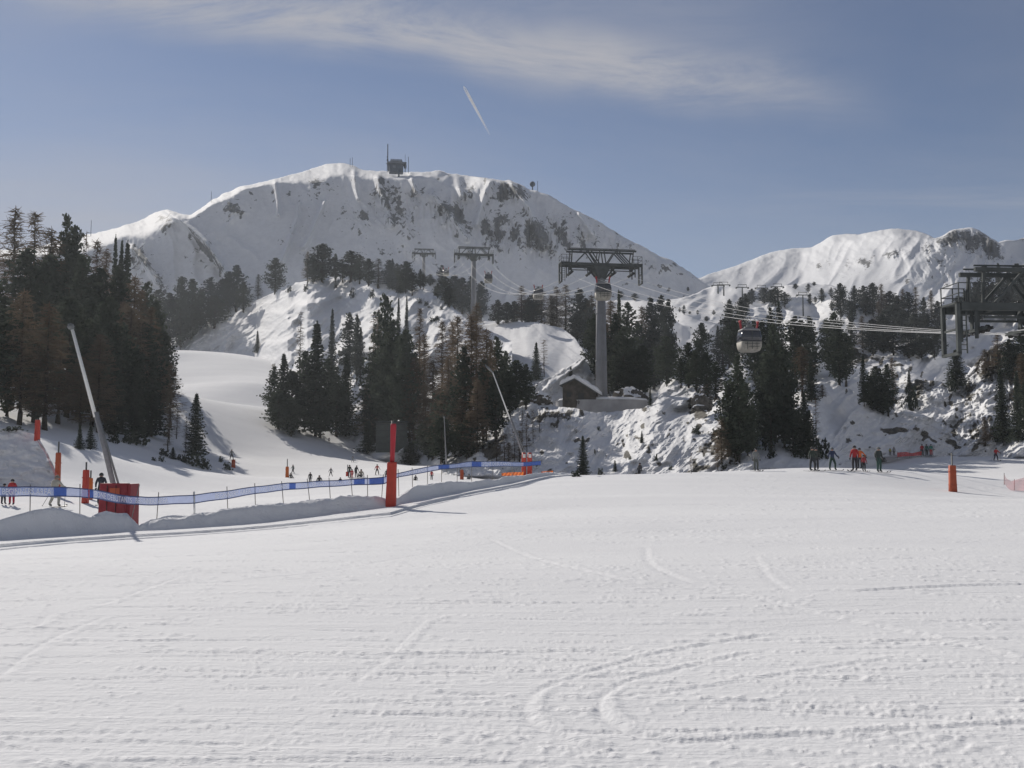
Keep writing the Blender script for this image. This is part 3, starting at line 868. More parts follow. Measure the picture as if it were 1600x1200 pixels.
lip = .10 * sstep(lipd - .12, lipd + .02, DD) * (1 - sstep(.5, 2.6, DD))
BZ = gz(BX, Db) + Hh * prof + lip + .10 * fbm(BX / .5, DD / .5, 4, 4) * prof + .05 * ridged(BX / .25, DD / .25, 2, 6) * prof
BZ += .012 - .25 * (1 - sstep(-4.6, -4.2, DD)) - .3 * sstep(2.7, 3.2, DD) - .12 * (DD < -4.59)
grid_mesh("snow_bank", np.stack([BX, Db, BZ], -1), M_BANK)

# ------------------------------------------------------------------ ray caster on the terrain
_vs = []; _fs = []; _o = 0
for v, q in TERRAIN:
    _vs.append(v); _fs.append(q + _o); _o += len(v)
_vs = np.concatenate(_vs); _fs = np.concatenate(_fs)
BVH = BVHTree.FromPolygons(_vs.tolist(), _fs.tolist())


def hit(px, py):
    ax, tz = rayc(px, py)
    d = Vector((float(ax), 1.0, float(tz)))
    loc, nrm, idx, dist = BVH.ray_cast(Vector(CAM), d.normalized())
    return loc


def drop(x, y, z=900):
    loc, n, i, d = BVH.ray_cast(Vector((x, y, z)), Vector((0, 0, -1)))
    return loc if loc else Vector((x, y, 0))

# ------------------------------------------------------------------ trees
def rotz(a):
    return np.array([[math.cos(a), -math.sin(a), 0], [math.sin(a), math.cos(a), 0], [0, 0, 1]])


class Leafy:
    def __init__(s):
        s.v = []; s.f = []

    def tri(s, a, b, c):
        n = len(s.v); s.v += [a, b, c]; s.f.append((n, n + 1, n + 2))

    def quad(s, a, b, c, d):
        n = len(s.v); s.v += [a, b, c, d]; s.f.append((n, n + 1, n + 2, n + 3))

    def tuft(s, p, r, rn, k=3, flat=0.0):
        for _ in range(k):
            d = np.array([rn.gauss(0, 1), rn.gauss(0, 1), rn.gauss(0, 1) * (1 - flat)]); d /= np.linalg.norm(d) + 1e-6
            e = np.cross(d, [rn.gauss(0, 1), rn.gauss(0, 1), rn.gauss(0, 1)]); e /= np.linalg.norm(e) + 1e-6
            L = r * rn.uniform(.7, 1.3); w = r * rn.uniform(.22, .42)
            s.quad(p - d * L * .5, p + e * w - d * L * .05, p + d * L * .6, p - e * w + d * L * .05)

    def rib(s, a, b, w, rn):
        d = b - a
        e = np.cross(d, [rn.gauss(0, 1), rn.gauss(0, 1), rn.gauss(0, 1)]); e = e / (np.linalg.norm(e) + 1e-6) * w
        s.quad(a - e, a + e, b + e * .35, b - e * .35)

    def mesh(s, name, mat):
        me = bpy.data.meshes.new(name)
        me.from_pydata([tuple(v) for v in s.v], [], s.f)
        me.materials.append(mat)
        return me


def trunk_mesh(name, H, r, mat, seed, stubs=6, lean=0.0):
    rn = random.Random(seed); m = MB()
    pts = []; rad = []
    for i in range(9):
        t = i / 8
        pts.append((lean * t * t * H + .06 * rn.uniform(-1, 1) * (0 if i == 0 else 1), .06 * rn.uniform(-1, 1) * (0 if i == 0 else 1), -0.5 + t * (H + .3)))
        rad.append(r * (1.15 if i == 0 else (1 - .93 * t)))
    m.tube(pts, rad, 7)
    for k in range(stubs):
        h = H * rn.uniform(.1, .5); a = rn.uniform(0, 2 * PI); l = rn.uniform(.5, 1.2)
        m.tube([(0, 0, h), (l * math.cos(a), l * math.sin(a), h + rn.uniform(-.2, .15))], [.05, .012], 4)
    return m.mesh(name, mat, True)


H0 = 15.0


def pine_crown(name, seed, mat, H=H0, Rm=2.5, low=.1, top_round=.5, dens=1.0, gap=.2):
    rn = random.Random(seed); L = Leafy()
    ph = [rn.uniform(0, 6.28) for _ in range(6)]

    def prof(t):          # t 0 at crown foot, 1 at tip
        a = min(1, (t / .22) ** .7) if t < .22 else 1
        b = 1 - max(0, (t - .3) / .7) ** (2.2 if top_round > .5 else 1.25) * .9
        return a * b
    n = int(420 * dens)
    for i in range(n):
        t = rn.random() ** .95
        h = H * (low + (1 - low) * t)
        a = rn.uniform(0, 2 * PI)
        lump = 1 + .22 * math.sin(3 * a + ph[0] + t * 9) + .2 * math.sin(2 * a + ph[1] - t * 15) + .16 * math.sin(t * 31 + ph[2] + a)
        if lump < 1 - gap and rn.random() < .6:
            continue
        rr_ = Rm * prof(t) * max(.3, lump) * rn.uniform(.75, 1.1)
        up = rn.uniform(-.05, .45) + t * .5
        d = np.array([math.cos(a), math.sin(a), 0])
        base = np.array([0, 0, h - .3])
        m_ = max(2, int(rr_ * 2.6))
        if t < .9:
            L.rib(base, base + d * rr_ * .9 + np.array([0, 0, up * rr_ * .8]), .05, rn)
        for k in range(m_):
            f = (k + rn.uniform(.3, 1)) / m_
            if f < .25:
                continue
            p = base + d * rr_ * f + np.array([rn.gauss(0, .16), rn.gauss(0, .16), up * rr_ * f + rn.gauss(0, .14)])
            L.tuft(p, rn.uniform(.32, .6), rn, 3)
    for k in range(10):
        L.tuft(np.array([rn.gauss(0, .1), rn.gauss(0, .1), H - .1 * k]), .4, rn, 3)
    return L.mesh(name, mat)


def spruce_crown(name, seed, mat, H=H0, Rm=2.4, low=.06, dens=1.0, power=.85):
    rn = random.Random(seed); L = Leafy()
    h = H * low; ph = rn.uniform(0, 6)
    while h < H * .985:
        t = (h - H * low) / (H * (1 - low))
        R_ = Rm * (1 - t) ** power * rn.uniform(.82, 1.08) + .08
        nb = int((9 - 4 * t) * dens) + 2
        a0 = rn.uniform(0, 6.28)
        for b in range(nb):
            a = a0 + 2 * PI * b / nb + rn.uniform(-.25, .25)
            r_ = R_ * rn.uniform(.62, 1.12) * (1 + .14 * math.sin(2 * a + ph + t * 7))
            d = np.array([math.cos(a), math.sin(a), 0]); s_ = np.array([-d[1], d[0], 0])
            droop = -.28 + .55 * t + rn.uniform(-.08, .08)
            base = np.array([0, 0, h + rn.uniform(-.1, .1)])
            L.rib(base, base + d * r_ + np.array([0, 0, droop * r_]), .045, rn)
            m_ = max(2, int(r_ * 3.0))
            for k in range(m_):
                f = (k + rn.uniform(.4, 1.0)) / m_
                wd = .34 * r_ * (1 - f) + .1
                for q in range(2):
                    p = base + d * r_ * f + s_ * rn.uniform(-1, 1) * wd + np.array([0, 0, droop * r_ * f + .12 * r_ * f * f - rn.uniform(0, .18)])
                    L.tuft(p, rn.uniform(.26, .46), rn, 2, .35)
        h += rn.uniform(.30, .46) * (1 - .35 * t)
    for k in range(5):
        L.tuft(np.array([0, 0, H - .18 * k]), .26, rn, 3)
    L.rib(np.array([0, 0, H - 1.2]), np.array([0, 0, H + .25]), .05, rn)
    return L.mesh(name, mat)


def larch_crown(name, seed, mat, H=H0, Rm=2.6, low=.12, dens=1.0, w=.035, power=.6):
    """leafless: fine brown branches and twigs"""
    rn = random.Random(seed); L = Leafy()
    n = int(240 * dens)
    for i in range(n):
        t = rn.random() ** .9
        h = H * (low + (1 - low) * t * .985)
        r_ = Rm * (min(1, t / .12 + .35)) * (1 - t) ** power * rn.uniform(.55, 1.12) + .12
        a = rn.uniform(0, 6.283)
        d = np.array([math.cos(a), math.sin(a), 0]); up = rn.uniform(-.15, .3)
        b0 = np.array([0, 0, h]); tip = b0 + d * r_ + np.array([0, 0, up * r_])
        mid = b0 + d * r_ * .55 + np.array([0, 0, up * r_ * .35])
        L.rib(b0, mid, w * 1.5, rn); L.rib(mid, tip, w, rn)
        m_ = max(3, int(r_ * 4.4))
        for k in range(m_):
            f = (k + rn.random()) / m_
            p = b0 + (tip - b0) * f
            dv = np.array([rn.gauss(0, 1), rn.gauss(0, 1), rn.gauss(-.25, .7)]) + d * .8
            dv = dv / np.linalg.norm(dv) * rn.uniform(.3, .75)
            L.rib(p, p + dv, w * .8, rn)
    L.rib(np.array([0, 0, H - 1.5]), np.array([0, 0, H]), w * 1.4, rn)
    return L.mesh(name, mat)


def bush_crown(name, seed, mat, Rm=1.3, H=1.3, n=130):
    rn = random.Random(seed); L = Leafy()
    for i in range(n):
        a = rn.uniform(0, 6.283); e = rn.random() ** .8
        lump = 1 + .3 * math.sin(3 * a + seed)
        p = np.array([math.cos(a) * Rm * lump * math.sqrt(rn.random()) * (1 - .5 * e), math.sin(a) * Rm * lump * math.sqrt(rn.random()) * (1 - .5 * e), .05 + H * e * lump * .8])
        L.tuft(p, rn.uniform(.2, .4), rn, 3)
    return L.mesh(name, mat)


F_PINE = [foliage_mat("pine_needles", (.044, .054, .043), (.100, .118, .088)), foliage_mat("pine_needles_hazy", (.068, .078, .077), (.118, .130, .120)), foliage_mat("pine_needles_far_haze", (.095, .108, .120), (.135, .150, .155))]  # farther tiers paler and bluer: distance haze mixed into the needle colour
F_LARCH = [foliage_mat("larch_twigs", (.115, .088, .064), (.20, .155, .112)), foliage_mat("larch_twigs_hazy", (.125, .104, .084), (.19, .16, .13)), foliage_mat("larch_twigs_far_haze", (.12, .115, .115), (.16, .15, .14))]  # twig tiers likewise carry the haze of distance in their colour
BARK = simple_mat("bark", (.055, .045, .036), .9, 0, .3, 3, .5, 12)

PROTO = {}


def proto(kind, var, tier):
    key = (kind, var, tier)
    if key in PROTO:
        return PROTO[key]
    base = (kind, var, 0)
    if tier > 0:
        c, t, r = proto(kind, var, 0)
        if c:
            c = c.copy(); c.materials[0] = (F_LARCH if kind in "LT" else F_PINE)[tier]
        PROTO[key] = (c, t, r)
        return PROTO[key]
    sd = var * 13 + ord(kind)
    fm = (F_LARCH if kind in "LT" else F_PINE)[0]
    if kind == "P":
        r = [2.5, 2.2, 2.7, 2.3][var]
        c = pine_crown("pine_crown", sd, fm, Rm=r, low=[.06, .1, .08, .16][var], top_round=[.6, .4, .7, .6][var], dens=[1.15, 1.0, 1.2, .85][var], gap=[.2, .15, .25, .12][var])
        t = trunk_mesh("pine_trunk", H0 * .95, .26, BARK, sd)
    elif kind == "S":
        r = [2.4, 2.1, 2.3][var]
        c = spruce_crown("spruce_crown", sd, fm, Rm=r, low=[.05, .08, .05][var], dens=[1.1, .95, 1.0][var], power=[.85, .75, .95][var])
        t = trunk_mesh("spruce_trunk", H0 * .97, .22, BARK, sd)
    elif kind == "L":
        r = [2.5, 2.3, 2.7][var]
        c = larch_crown("larch_crown", sd, fm, Rm=r, dens=[1.5, 1.3, 1.7][var], w=.042, power=[.6, .7, .5][var])
        t = trunk_mesh("larch_trunk", H0 * .98, .22, BARK, sd, 10)
    elif kind == "T":
        r = [1.2, .9][var]
        c = larch_crown("sapling_crown", sd, fm, Rm=r, dens=[.5, .35][var], w=.05, power=.5)
        t = trunk_mesh("sapling_trunk", H0 * .98, [.15, .11][var], BARK, sd, 12)
    else:
        r = 1.3
        c = bush_crown("bush_foliage", sd, fm, Rm=r, H=1.3)
        t = None
    PROTO[key] = (c, t, r)
    return PROTO[key]


ORD = ["", "first", "second", "third", "fourth", "fifth", "sixth", "seventh", "eighth", "ninth", "tenth", "eleventh", "twelfth", "thirteenth", "fourteenth", "fifteenth",
       "sixteenth", "seventeenth", "eighteenth", "nineteenth", "twentieth", "twenty-first", "twenty-second", "twenty-third", "twenty-fourth", "twenty-fifth", "twenty-sixth", "twenty-seventh",
       "twenty-eighth", "twenty-ninth", "thirtieth", "thirty-first", "thirty-second", "thirty-third", "thirty-fourth", "thirty-fifth", "thirty-sixth"]
KN = {"P": ("pine_tree", "dark green pine", "pine"), "S": ("spruce_tree", "pointed green spruce", "spruce"), "L": ("larch_tree", "bare brown larch", "larch"),
      "T": ("bare_sapling", "thin bare sapling", "sapling"), "B": ("shrub", "low dark shrub", "shrub")}
ntree = 0
rt = random.Random(11)


def plant(px, top, base, width, kind, D=None):
    global ntree
    if D is None:
        p = hit(px, base)
        if p is None:
            p = W(px, base, 250)
    else:
        p = W(px, base, D)
    d = p.y
    _, tz = rayc(px, top)
    h = 1.7 + float(tz) * d - p.z
    if h < .25:
        h = .25
    wd = width / 1600 * d
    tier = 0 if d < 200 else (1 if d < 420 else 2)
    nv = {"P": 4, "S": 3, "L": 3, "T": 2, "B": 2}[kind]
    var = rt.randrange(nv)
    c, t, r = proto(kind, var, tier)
    nm, txt, cat = KN[kind]
    o = thing(nm, "x", cat, (p.x, p.y, p.z - (0.05 if kind != "B" else .1)), rt.uniform(0, 6.28))
    if kind == "B":
        o.scale = (wd / 2 / r, wd / 2 / r, h / 1.3)
    else:
        sw = wd / 2 / r * {"P": 1.06, "L": 1.22}.get(kind, 1.08)
        o.scale = (sw, sw, h / H0)
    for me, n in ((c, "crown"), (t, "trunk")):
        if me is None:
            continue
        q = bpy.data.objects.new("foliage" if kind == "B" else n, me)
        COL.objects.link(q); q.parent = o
    ntree += 1
    return o, h


DENS = {"on the skyline of the left forest": 0.28, "at the front of the left forest": 0.28, "in the middle of the central grove": 0.25, "at the left of the central grove": 0.19, "at the right of the central grove": 0.19,
        "behind the big gondola pylon": 0.22, "right of the nearest gondola cabin": .04, "in the band below the right peak": 0.22, "on the middle knoll's left shoulder": 0.19, "along the crest of the middle knoll": 0.19,
        "around the second gondola pylon": 0.28, "beneath the nearest gondola cabin": .04, "left of the big gondola pylon": 0.17}


def clump(region, group, trees, D=None):
    rows = []
    f = DENS.get(region, 0)
    if f:
        extra = []
        for t in trees:
            if t[4] in "PL" and rt.random() < f:
                hh = t[2] - t[1]
                extra.append((t[0] + rt.choice((-1, 1)) * rt.uniform(.25, .5) * t[3], t[1] + hh * rt.uniform(.12, .4), t[2] - rt.uniform(-2, 5), t[3] * rt.uniform(.8, 1), t[4]) + tuple(t[5:]))
        trees = list(trees) + extra
    for t in trees:
        o, h = plant(*t[:5], D=t[5] if len(t) > 5 else D)
        rows.append((t[0], t[4], o, h, t[2] - t[1]))
    by = {}
    for r in rows:
        by.setdefault(r[1], []).append(r)
    for k, lst in by.items():
        lst.sort(key=lambda r: r[0])
        hs = sorted(r[4] for r in lst)
        for i, r in enumerate(lst):
            nm, txt, cat = KN[k]
            if len(lst) == 1:
                lab = f"{txt} {region}, the only {cat} there"
            elif i == len(lst) - 1:
                lab = f"{txt} {region}, rightmost {cat}"
            else:
                lab = f"{txt} {region}, {ORD[i + 1]} {cat} from the left"
            r[2]["label"] = lab
            r[2]["group"] = group
    return rows


clump("on the skyline of the left forest", "trees of the left forest, back rows",
      [(-25, 335, 565, 85, "L"), (15, 320, 575, 72, "L"), (46, 330, 580, 75, "L"), (72, 352, 590, 80, "L"), (240, 470, 620, 44, "P"), (255, 520, 640, 40, "P"), (226, 440, 600, 40, "P"), (96, 335, 590, 58, "P"), (110, 352, 590, 46, "P"), (128, 360, 600, 18, "T"), (145, 374, 608, 52, "L"), (160, 384, 606, 46, "L"),
       (174, 366, 600, 30, "S"), (184, 374, 605, 30, "S"), (193, 376, 610, 36, "S"), (205, 430, 640, 58, "L"), (122, 400, 620, 76, "P"), (216, 450, 640, 50, "L"), (232, 478, 640, 56, "L"), (246, 505, 640, 46, "S"), (35, 390, 600, 80, "P"), (-60, 350, 570, 90, "P"), (70, 400, 605, 80, "P"), (180, 420, 625, 60, "P"), (150, 420, 620, 60, "P")])
clump("at the front of the left forest", "trees of the left forest, front rows",
      [(-20, 430, 655, 95, "P"), (30, 450, 664, 80, "L"), (10, 500, 650, 85, "P"), (70, 470, 672, 86, "L"), (104, 465, 652, 84, "P"), (138, 465, 645, 78, "P"), (165, 465, 668, 66, "P"), (152, 520, 676, 66, "L"), (200, 475, 660, 84, "L"), (190, 520, 672, 66, "P"),
       (222, 505, 660, 64, "P"), (236, 556, 682, 56, "S"), (250, 552, 668, 50, "L"), (264, 606, 692, 18, "T"), (276, 640, 686, 14, "T"), (52, 520, 660, 70, "P"), (90, 530, 662, 66, "L"), (120, 540, 655, 60, "P"), (178, 560, 680, 50, "S"), (212, 570, 684, 46, "S")])
clump("below the left forest beside the piste", "small trees below the left forest",
      [(305, 614, 712, 42, "S"), (124, 662, 702, 18, "S"), (141, 664, 703, 20, "S"), (270, 698, 717, 14, "S"), (262, 640, 705, 16, "T"), (290, 650, 706, 14, "T")])
clump("on shaded snow below the left forest", "shrubs below the left forest",
      [(178, 676, 692, 24, "B"), (200, 676, 693, 28, "B"), (216, 672, 695, 44, "B"), (256, 700, 712, 22, "B"), (285, 709, 720, 30, "B"), (303, 709, 727, 44, "B"), (320, 716, 733, 20, "B"), (240, 713, 720, 10, "B"), (252, 711, 721, 13, "B"), (355, 721, 734, 16, "B"), (20, 664, 672, 36, "B"), (345, 712, 722, 10, "B")])
clump("on the middle knoll's left shoulder", "trees on the left shoulder of the knoll",
      [(246, 452, 540, 44, "P"), (264, 458, 545, 34, "P"), (281, 432, 545, 36, "P"), (282, 470, 540, 40, "P"), (299, 436, 530, 36, "P"), (300, 470, 525, 36, "P"), (314, 452, 512, 28, "P"), (328, 433, 505, 36, "P"), (335, 462, 512, 44, "P"), (346, 436, 495, 26, "P"), (356, 424, 490, 24, "P"), (369, 414, 486, 44, "P"), (380, 440, 487, 26, "P"), (403, 428, 468, 14, "L")])
clump("standing apart on the middle knoll's left", "trees on the left shoulder of the knoll", [(430, 403, 458, 32, "P"), (402, 516, 552, 14, "S")])
clump("along the crest of the middle knoll", "trees on the crest of the knoll",
      [(480, 392, 445, 18, "L"), (503, 381, 441, 44, "P"), (489, 398, 443, 24, "P"), (524, 396, 440, 16, "P"), (548, 392, 440, 40, "P"), (562, 398, 444, 24, "P"), (576, 404, 446, 24, "P"), (591, 404, 450, 34, "L"), (608, 406, 452, 22, "P"), (620, 412, 456, 26, "P"), (634, 408, 458, 30, "P"), (644, 425, 462, 22, "P"), (657, 420, 452, 14, "P"), (613, 404, 452, 18, "S"), (626, 424, 458, 18, "S"), (535, 408, 441, 20, "P")])
clump("around the second gondola pylon", "trees on the right shoulder of the knoll",
      [(684, 442, 466, 16, "P"), (696, 432, 474, 26, "P"), (710, 430, 482, 32, "P"), (722, 434, 490, 30, "P"), (736, 432, 496, 34, "P"), (752, 440, 500, 24, "P"), (702, 446, 480, 24, "P"), (672, 428, 447, 12, "P"), (690, 414, 448, 14, "P")])
clump("on the face of the middle knoll", "small bushes on the knoll face",
      [(551, 450, 466, 13, "B"), (581, 452, 466, 11, "B"), (655, 465, 474, 12, "B"), (666, 470, 478, 10, "B"), (690, 478, 484, 7, "B"), (525, 442, 450, 8, "B"), (452, 446, 457, 10, "B"), (478, 444, 456, 10, "B"), (680, 494, 502, 22, "B")])
clump("left of the big gondola pylon", "trees above the central piste",
      [(778, 468, 508, 28, "P"), (792, 472, 508, 24, "P"), (804, 470, 508, 22, "P"), (815, 446, 508, 32, "L"), (834, 458, 508, 30, "P"), (846, 448, 514, 30, "L"), (864, 466, 520, 28, "L"), (824, 478, 508, 24, "P")], D=262)
clump("behind the big gondola pylon", "trees of the central pine belt",
      [(870, 446, 520, 30, "L", 262), (884, 444, 525, 40, "L", 262), (906, 452, 545, 36, "P", 258), (925, 460, 566, 36, "L", 255), (922, 480, 572, 34, "P", 250), (930, 490, 590, 36, "P"), (955, 468, 606, 44, "L"), (962, 490, 610, 40, "P"), (982, 472, 604, 40, "P"), (1004, 478, 600, 40, "L"), (1018, 466, 596, 34, "P"), (1034, 462, 592, 30, "P"), (1046, 468, 590, 26, "P"), (998, 505, 612, 44, "P"),
       (1022, 505, 608, 44, "P"), (974, 512, 622, 40, "P"), (992, 545, 622, 38, "P"), (1042, 520, 592, 34, "P"), (964, 560, 628, 40, "P"), (986, 565, 634, 46, "S"), (944, 500, 600, 36, "P"), (900, 490, 535, 26, "P", 256), (1008, 530, 612, 40, "P"), (1030, 545, 600, 36, "P"), (968, 452, 600, 24, "S"), (1005, 540, 620, 36, "P"), (950, 530, 612, 36, "P")])
clump("below the central groomed piste", "trees below the central piste",
      [(806, 562, 640, 44, "P"), (790, 548, 640, 34, "P"), (822, 568, 638, 30, "P"), (838, 534, 594, 24, "S"), (850, 530, 588, 16, "T"), (892, 572, 592, 11, "S"), (778, 580, 652, 30, "P"), (796, 590, 650, 34, "P"), (1016, 604, 634, 8, "S")])
clump("at the left of the central grove", "trees of the grove beside the piste",
      [(442, 552, 664, 46, "S"), (428, 572, 650, 34, "P"), (456, 580, 672, 44, "P"), (493, 502, 682, 58, "S"), (476, 548, 674, 50, "P"), (468, 486, 600, 18, "T"), (518, 482, 596, 22, "S"), (545, 488, 590, 34, "P"), (540, 556, 682, 50, "S"), (557, 492, 600, 16, "P"), (512, 560, 660, 44, "P"), (525, 600, 682, 44, "P"), (500, 610, 684, 50, "P"), (455, 620, 682, 40, "P")])
clump("in the middle of the central grove", "trees of the grove beside the piste",
      [(583, 488, 620, 20, "T"), (600, 460, 690, 46, "P"), (590, 480, 640, 30, "L"), (575, 656, 708, 34, "S"), (582, 560, 692, 40, "L"), (612, 500, 694, 56, "P"), (632, 516, 694, 48, "P"), (622, 464, 570, 15, "S"), (635, 461, 550, 15, "S"), (655, 480, 640, 36, "L"), (646, 556, 704, 50, "L"), (664, 600, 706, 44, "L"), (606, 540, 690, 50, "P"), (570, 600, 690, 36, "L"), (640, 560, 690, 40, "P"), (662, 520, 650, 36, "L")])
clump("at the right of the central grove", "trees of the grove beside the piste",
      [(690, 500, 694, 50, "L"), (714, 492, 696, 60, "L"), (736, 490, 694, 56, "L"), (760, 512, 688, 46, "L"), (776, 525, 650, 32, "P"), (700, 556, 710, 50, "L"), (676, 560, 700, 46, "L"), (746, 590, 706, 44, "L"), (690, 652, 722, 46, "P"), (730, 656, 716, 46, "P"), (642, 690, 726, 46, "S"), (725, 540, 700, 50, "P"), (755, 560, 690, 44, "P"), (700, 600, 706, 46, "P"), (766, 530, 670, 36, "L"), (720, 620, 712, 46, "L"), (670, 650, 718, 40, "P"), (744, 470, 640, 46, "L"), (706, 500, 680, 40, "L"), (682, 610, 712, 40, "L"), (735, 640, 714, 40, "L")])
clump("on the rocks above the orange net", "saplings on the front rocks",
      [(816, 640, 710, 14, "T"), (823, 648, 706, 12, "T"), (833, 640, 690, 10, "T"), (843, 642, 676, 10, "T"), (804, 670, 720, 16, "T"), (788, 676, 722, 18, "T"), (812, 672, 724, 22, "L"), (795, 690, 726, 22, "L"), (776, 690, 726, 18, "T")])
clump("at the foot of the front knoll", "small trees at the foot of the front knoll",
      [(911, 680, 742, 26, "S"), (961, 718, 737, 9, "S"), (1003, 672, 692, 8, "S"), (1080, 706, 740, 8, "T"), (1122, 690, 735, 12, "T")])
clump("in snow on the front knoll", "shrubs on the front knoll",
      [(900, 734, 745, 20, "B"), (938, 730, 742, 12, "B"), (1025, 708, 720, 8, "B"), (1130, 722, 732, 18, "B"), (1206, 700, 716, 18, "B"), (1098, 610, 640, 28, "B"), (1088, 664, 678, 18, "B"), (1048, 726, 734, 8, "B"), (935, 665, 672, 8, "B"), (985, 712, 718, 8, "B"), (1172, 690, 704, 24, "B")])
clump("left of the nearest gondola cabin", "trees on the right middle slope",
      [(1076, 535, 606, 34, "P"), (1064, 560, 606, 26, "P"), (1097, 504, 588, 30, "P"), (1088, 545, 612, 34, "P"), (1104, 550, 610, 28, "P"), (1122, 508, 545, 14, "S"), (1140, 484, 575, 34, "P"), (1130, 515, 580, 36, "P"), (1148, 500, 572, 32, "P"), (1118, 565, 625, 40, "P"), (1140, 468, 520, 18, "P"), (1160, 470, 560, 26, "P"), (1105, 600, 625, 26, "L")])
clump("right of the nearest gondola cabin", "trees in the stand right of the cabin",
      [(1192, 500, 612, 40, "P"), (1180, 500, 600, 34, "P"), (1212, 505, 690, 52, "P"), (1205, 560, 706, 50, "P"), (1230, 545, 690, 42, "P"), (1196, 580, 704, 40, "P"), (1243, 494, 600, 46, "P"), (1266, 494, 600, 38, "P"), (1254, 540, 618, 46, "L"), (1268, 560, 626, 30, "S"), (1258, 612, 706, 36, "S"), (1276, 620, 700, 16, "T"), (1240, 640, 708, 46, "P"), (1305, 488, 590, 38, "P"), (1292, 498, 572, 24, "P"), (1312, 510, 602, 40, "P"), (1322, 520, 604, 34, "P"), (1218, 470, 570, 20, "P"), (1226, 600, 700, 44, "P"), (1264, 640, 708, 40, "S"), (1215, 540, 640, 40, "P"), (1285, 600, 622, 16, "L"), (1252, 500, 590, 40, "P"), (1205, 480, 590, 30, "P")])
clump("beneath the nearest gondola cabin", "trees beneath the nearest cabin",
      [(1155, 553, 722, 48, "P"), (1140, 600, 720, 38, "P"), (1168, 600, 712, 36, "P"), (1128, 650, 726, 30, "L"), (1150, 630, 722, 44, "P"), (1176, 650, 706, 30, "P"), (1160, 580, 700, 44, "S")])
clump("behind the skiers on the crest", "shrubs on the front knoll", [(1285, 686, 716, 34, "B"), (1268, 690, 716, 36, "B"), (1248, 696, 714, 26, "B")])
clump("left of the rounded snow dome", "trees by the snow dome",
      [(1350, 553, 632, 20, "S"), (1370, 572, 640, 36, "P"), (1388, 568, 650, 34, "P"), (1396, 558, 640, 20, "L"), (1362, 590, 640, 30, "P"), (1380, 600, 648, 34, "P"), (1421, 578, 612, 14, "S"), (1378, 705, 722, 12, "S")])
clump("under the right lift tower", "trees under the right lift tower", [(1495, 546, 604, 46, "S"), (1489, 594, 612, 16, "B"), (1425, 604, 640, 26, "B")])
clump("on the rocks at the right edge", "trees on the right rocks",
      [(1567, 574, 692, 36, "S"), (1592, 580, 690, 32, "S"), (1540, 650, 704, 22, "L"), (1578, 530, 600, 34, "P"), (1598, 510, 605, 40, "P"), (1610, 580, 690, 34, "P"), (1540, 545, 590, 26, "L"), (1560, 520, 580, 28, "L"), (1600, 550, 650, 34, "L"), (1630, 520, 660, 40, "P")])
clump("in the band below the right peak", "trees below the right-hand peak",
      [(1314, 442, 498, 24, "P"), (1328, 470, 505, 16, "P"), (1336, 446, 490, 20, "P"), (1350, 446, 488, 24, "P"), (1364, 442, 494, 26, "P"), (1378, 442, 500, 20, "L"), (1391, 455, 500, 34, "P"), (1402, 462, 510, 26, "P"), (1396, 475, 520, 36, "P"), (1412, 450, 510, 20, "L"), (1420, 456, 520, 28, "P"), (1432, 448, 514, 22, "L"), (1445, 464, 520, 20, "P"), (1456, 452, 505, 16, "L"), (1466, 470, 520, 20, "P"), (1410, 485, 530, 34, "P"), (1430, 490, 535, 34, "P"), (1450, 490, 530, 30, "P"), (1380, 490, 540, 30, "P"), (1364, 498, 556, 34, "P"), (1348, 492, 550, 24, "L"), (1330, 500, 545, 26, "P"), (1396, 510, 555, 34, "P"), (1420, 515, 560, 36, "P"), (1440, 520, 560, 34, "P"), (1374, 470, 520, 20, "L"), (1460, 510, 560, 30, "P")])
clump("behind the right lift tower's frame", "trees behind the right lift tower",
      [(1512, 452, 486, 20, "P"), (1526, 440, 486, 22, "P"), (1541, 414, 486, 30, "P"), (1552, 440, 486, 24, "P"), (1562, 411, 486, 20, "P"), (1576, 425, 486, 22, "P"), (1592, 412, 488, 32, "P"), (1612, 420, 490, 34, "P"), (1498, 462, 490, 20, "P"), (1534, 460, 500, 30, "P"), (1570, 455, 500, 30, "P"), (1600, 450, 500, 34, "P")])
clump("on the far slope by the chairlift", "trees on the far chairlift slope",
      [(1140, 467, 492, 9, "P"), (1158, 464, 496, 20, "P"), (1165, 458, 492, 14, "P"), (1175, 451, 476, 13, "P"), (1170, 456, 474, 10, "P"), (1194, 450, 474, 24, "P"), (1212, 449, 478, 26, "P"), (1226, 456, 480, 18, "P"), (1206, 452, 476, 20, "P"), (1243, 443, 452, 8, "P"), (1263, 443, 458, 9, "P"), (1272, 440, 447, 6, "P"), (1284, 450, 472, 13, "P"), (1266, 458, 476, 9, "P"), (1274, 463, 474, 7, "P"), (1299, 450, 466, 8, "P"), (1300, 470, 486, 8, "P")])
clump("at the main mountain's right foot", "tiny trees under the main mountain",
      [(1069, 476, 492, 8, "P"), (1062, 480, 488, 5, "P"), (1090, 484, 492, 5, "P"), (1115, 484, 492, 7, "P"), (1104, 494, 502, 8, "P"), (1078, 486, 491, 5, "P"), (970, 455, 465, 10, "P"), (992, 458, 470, 12, "P"), (1075, 448, 455, 4, "P")])
print("TREES", ntree)
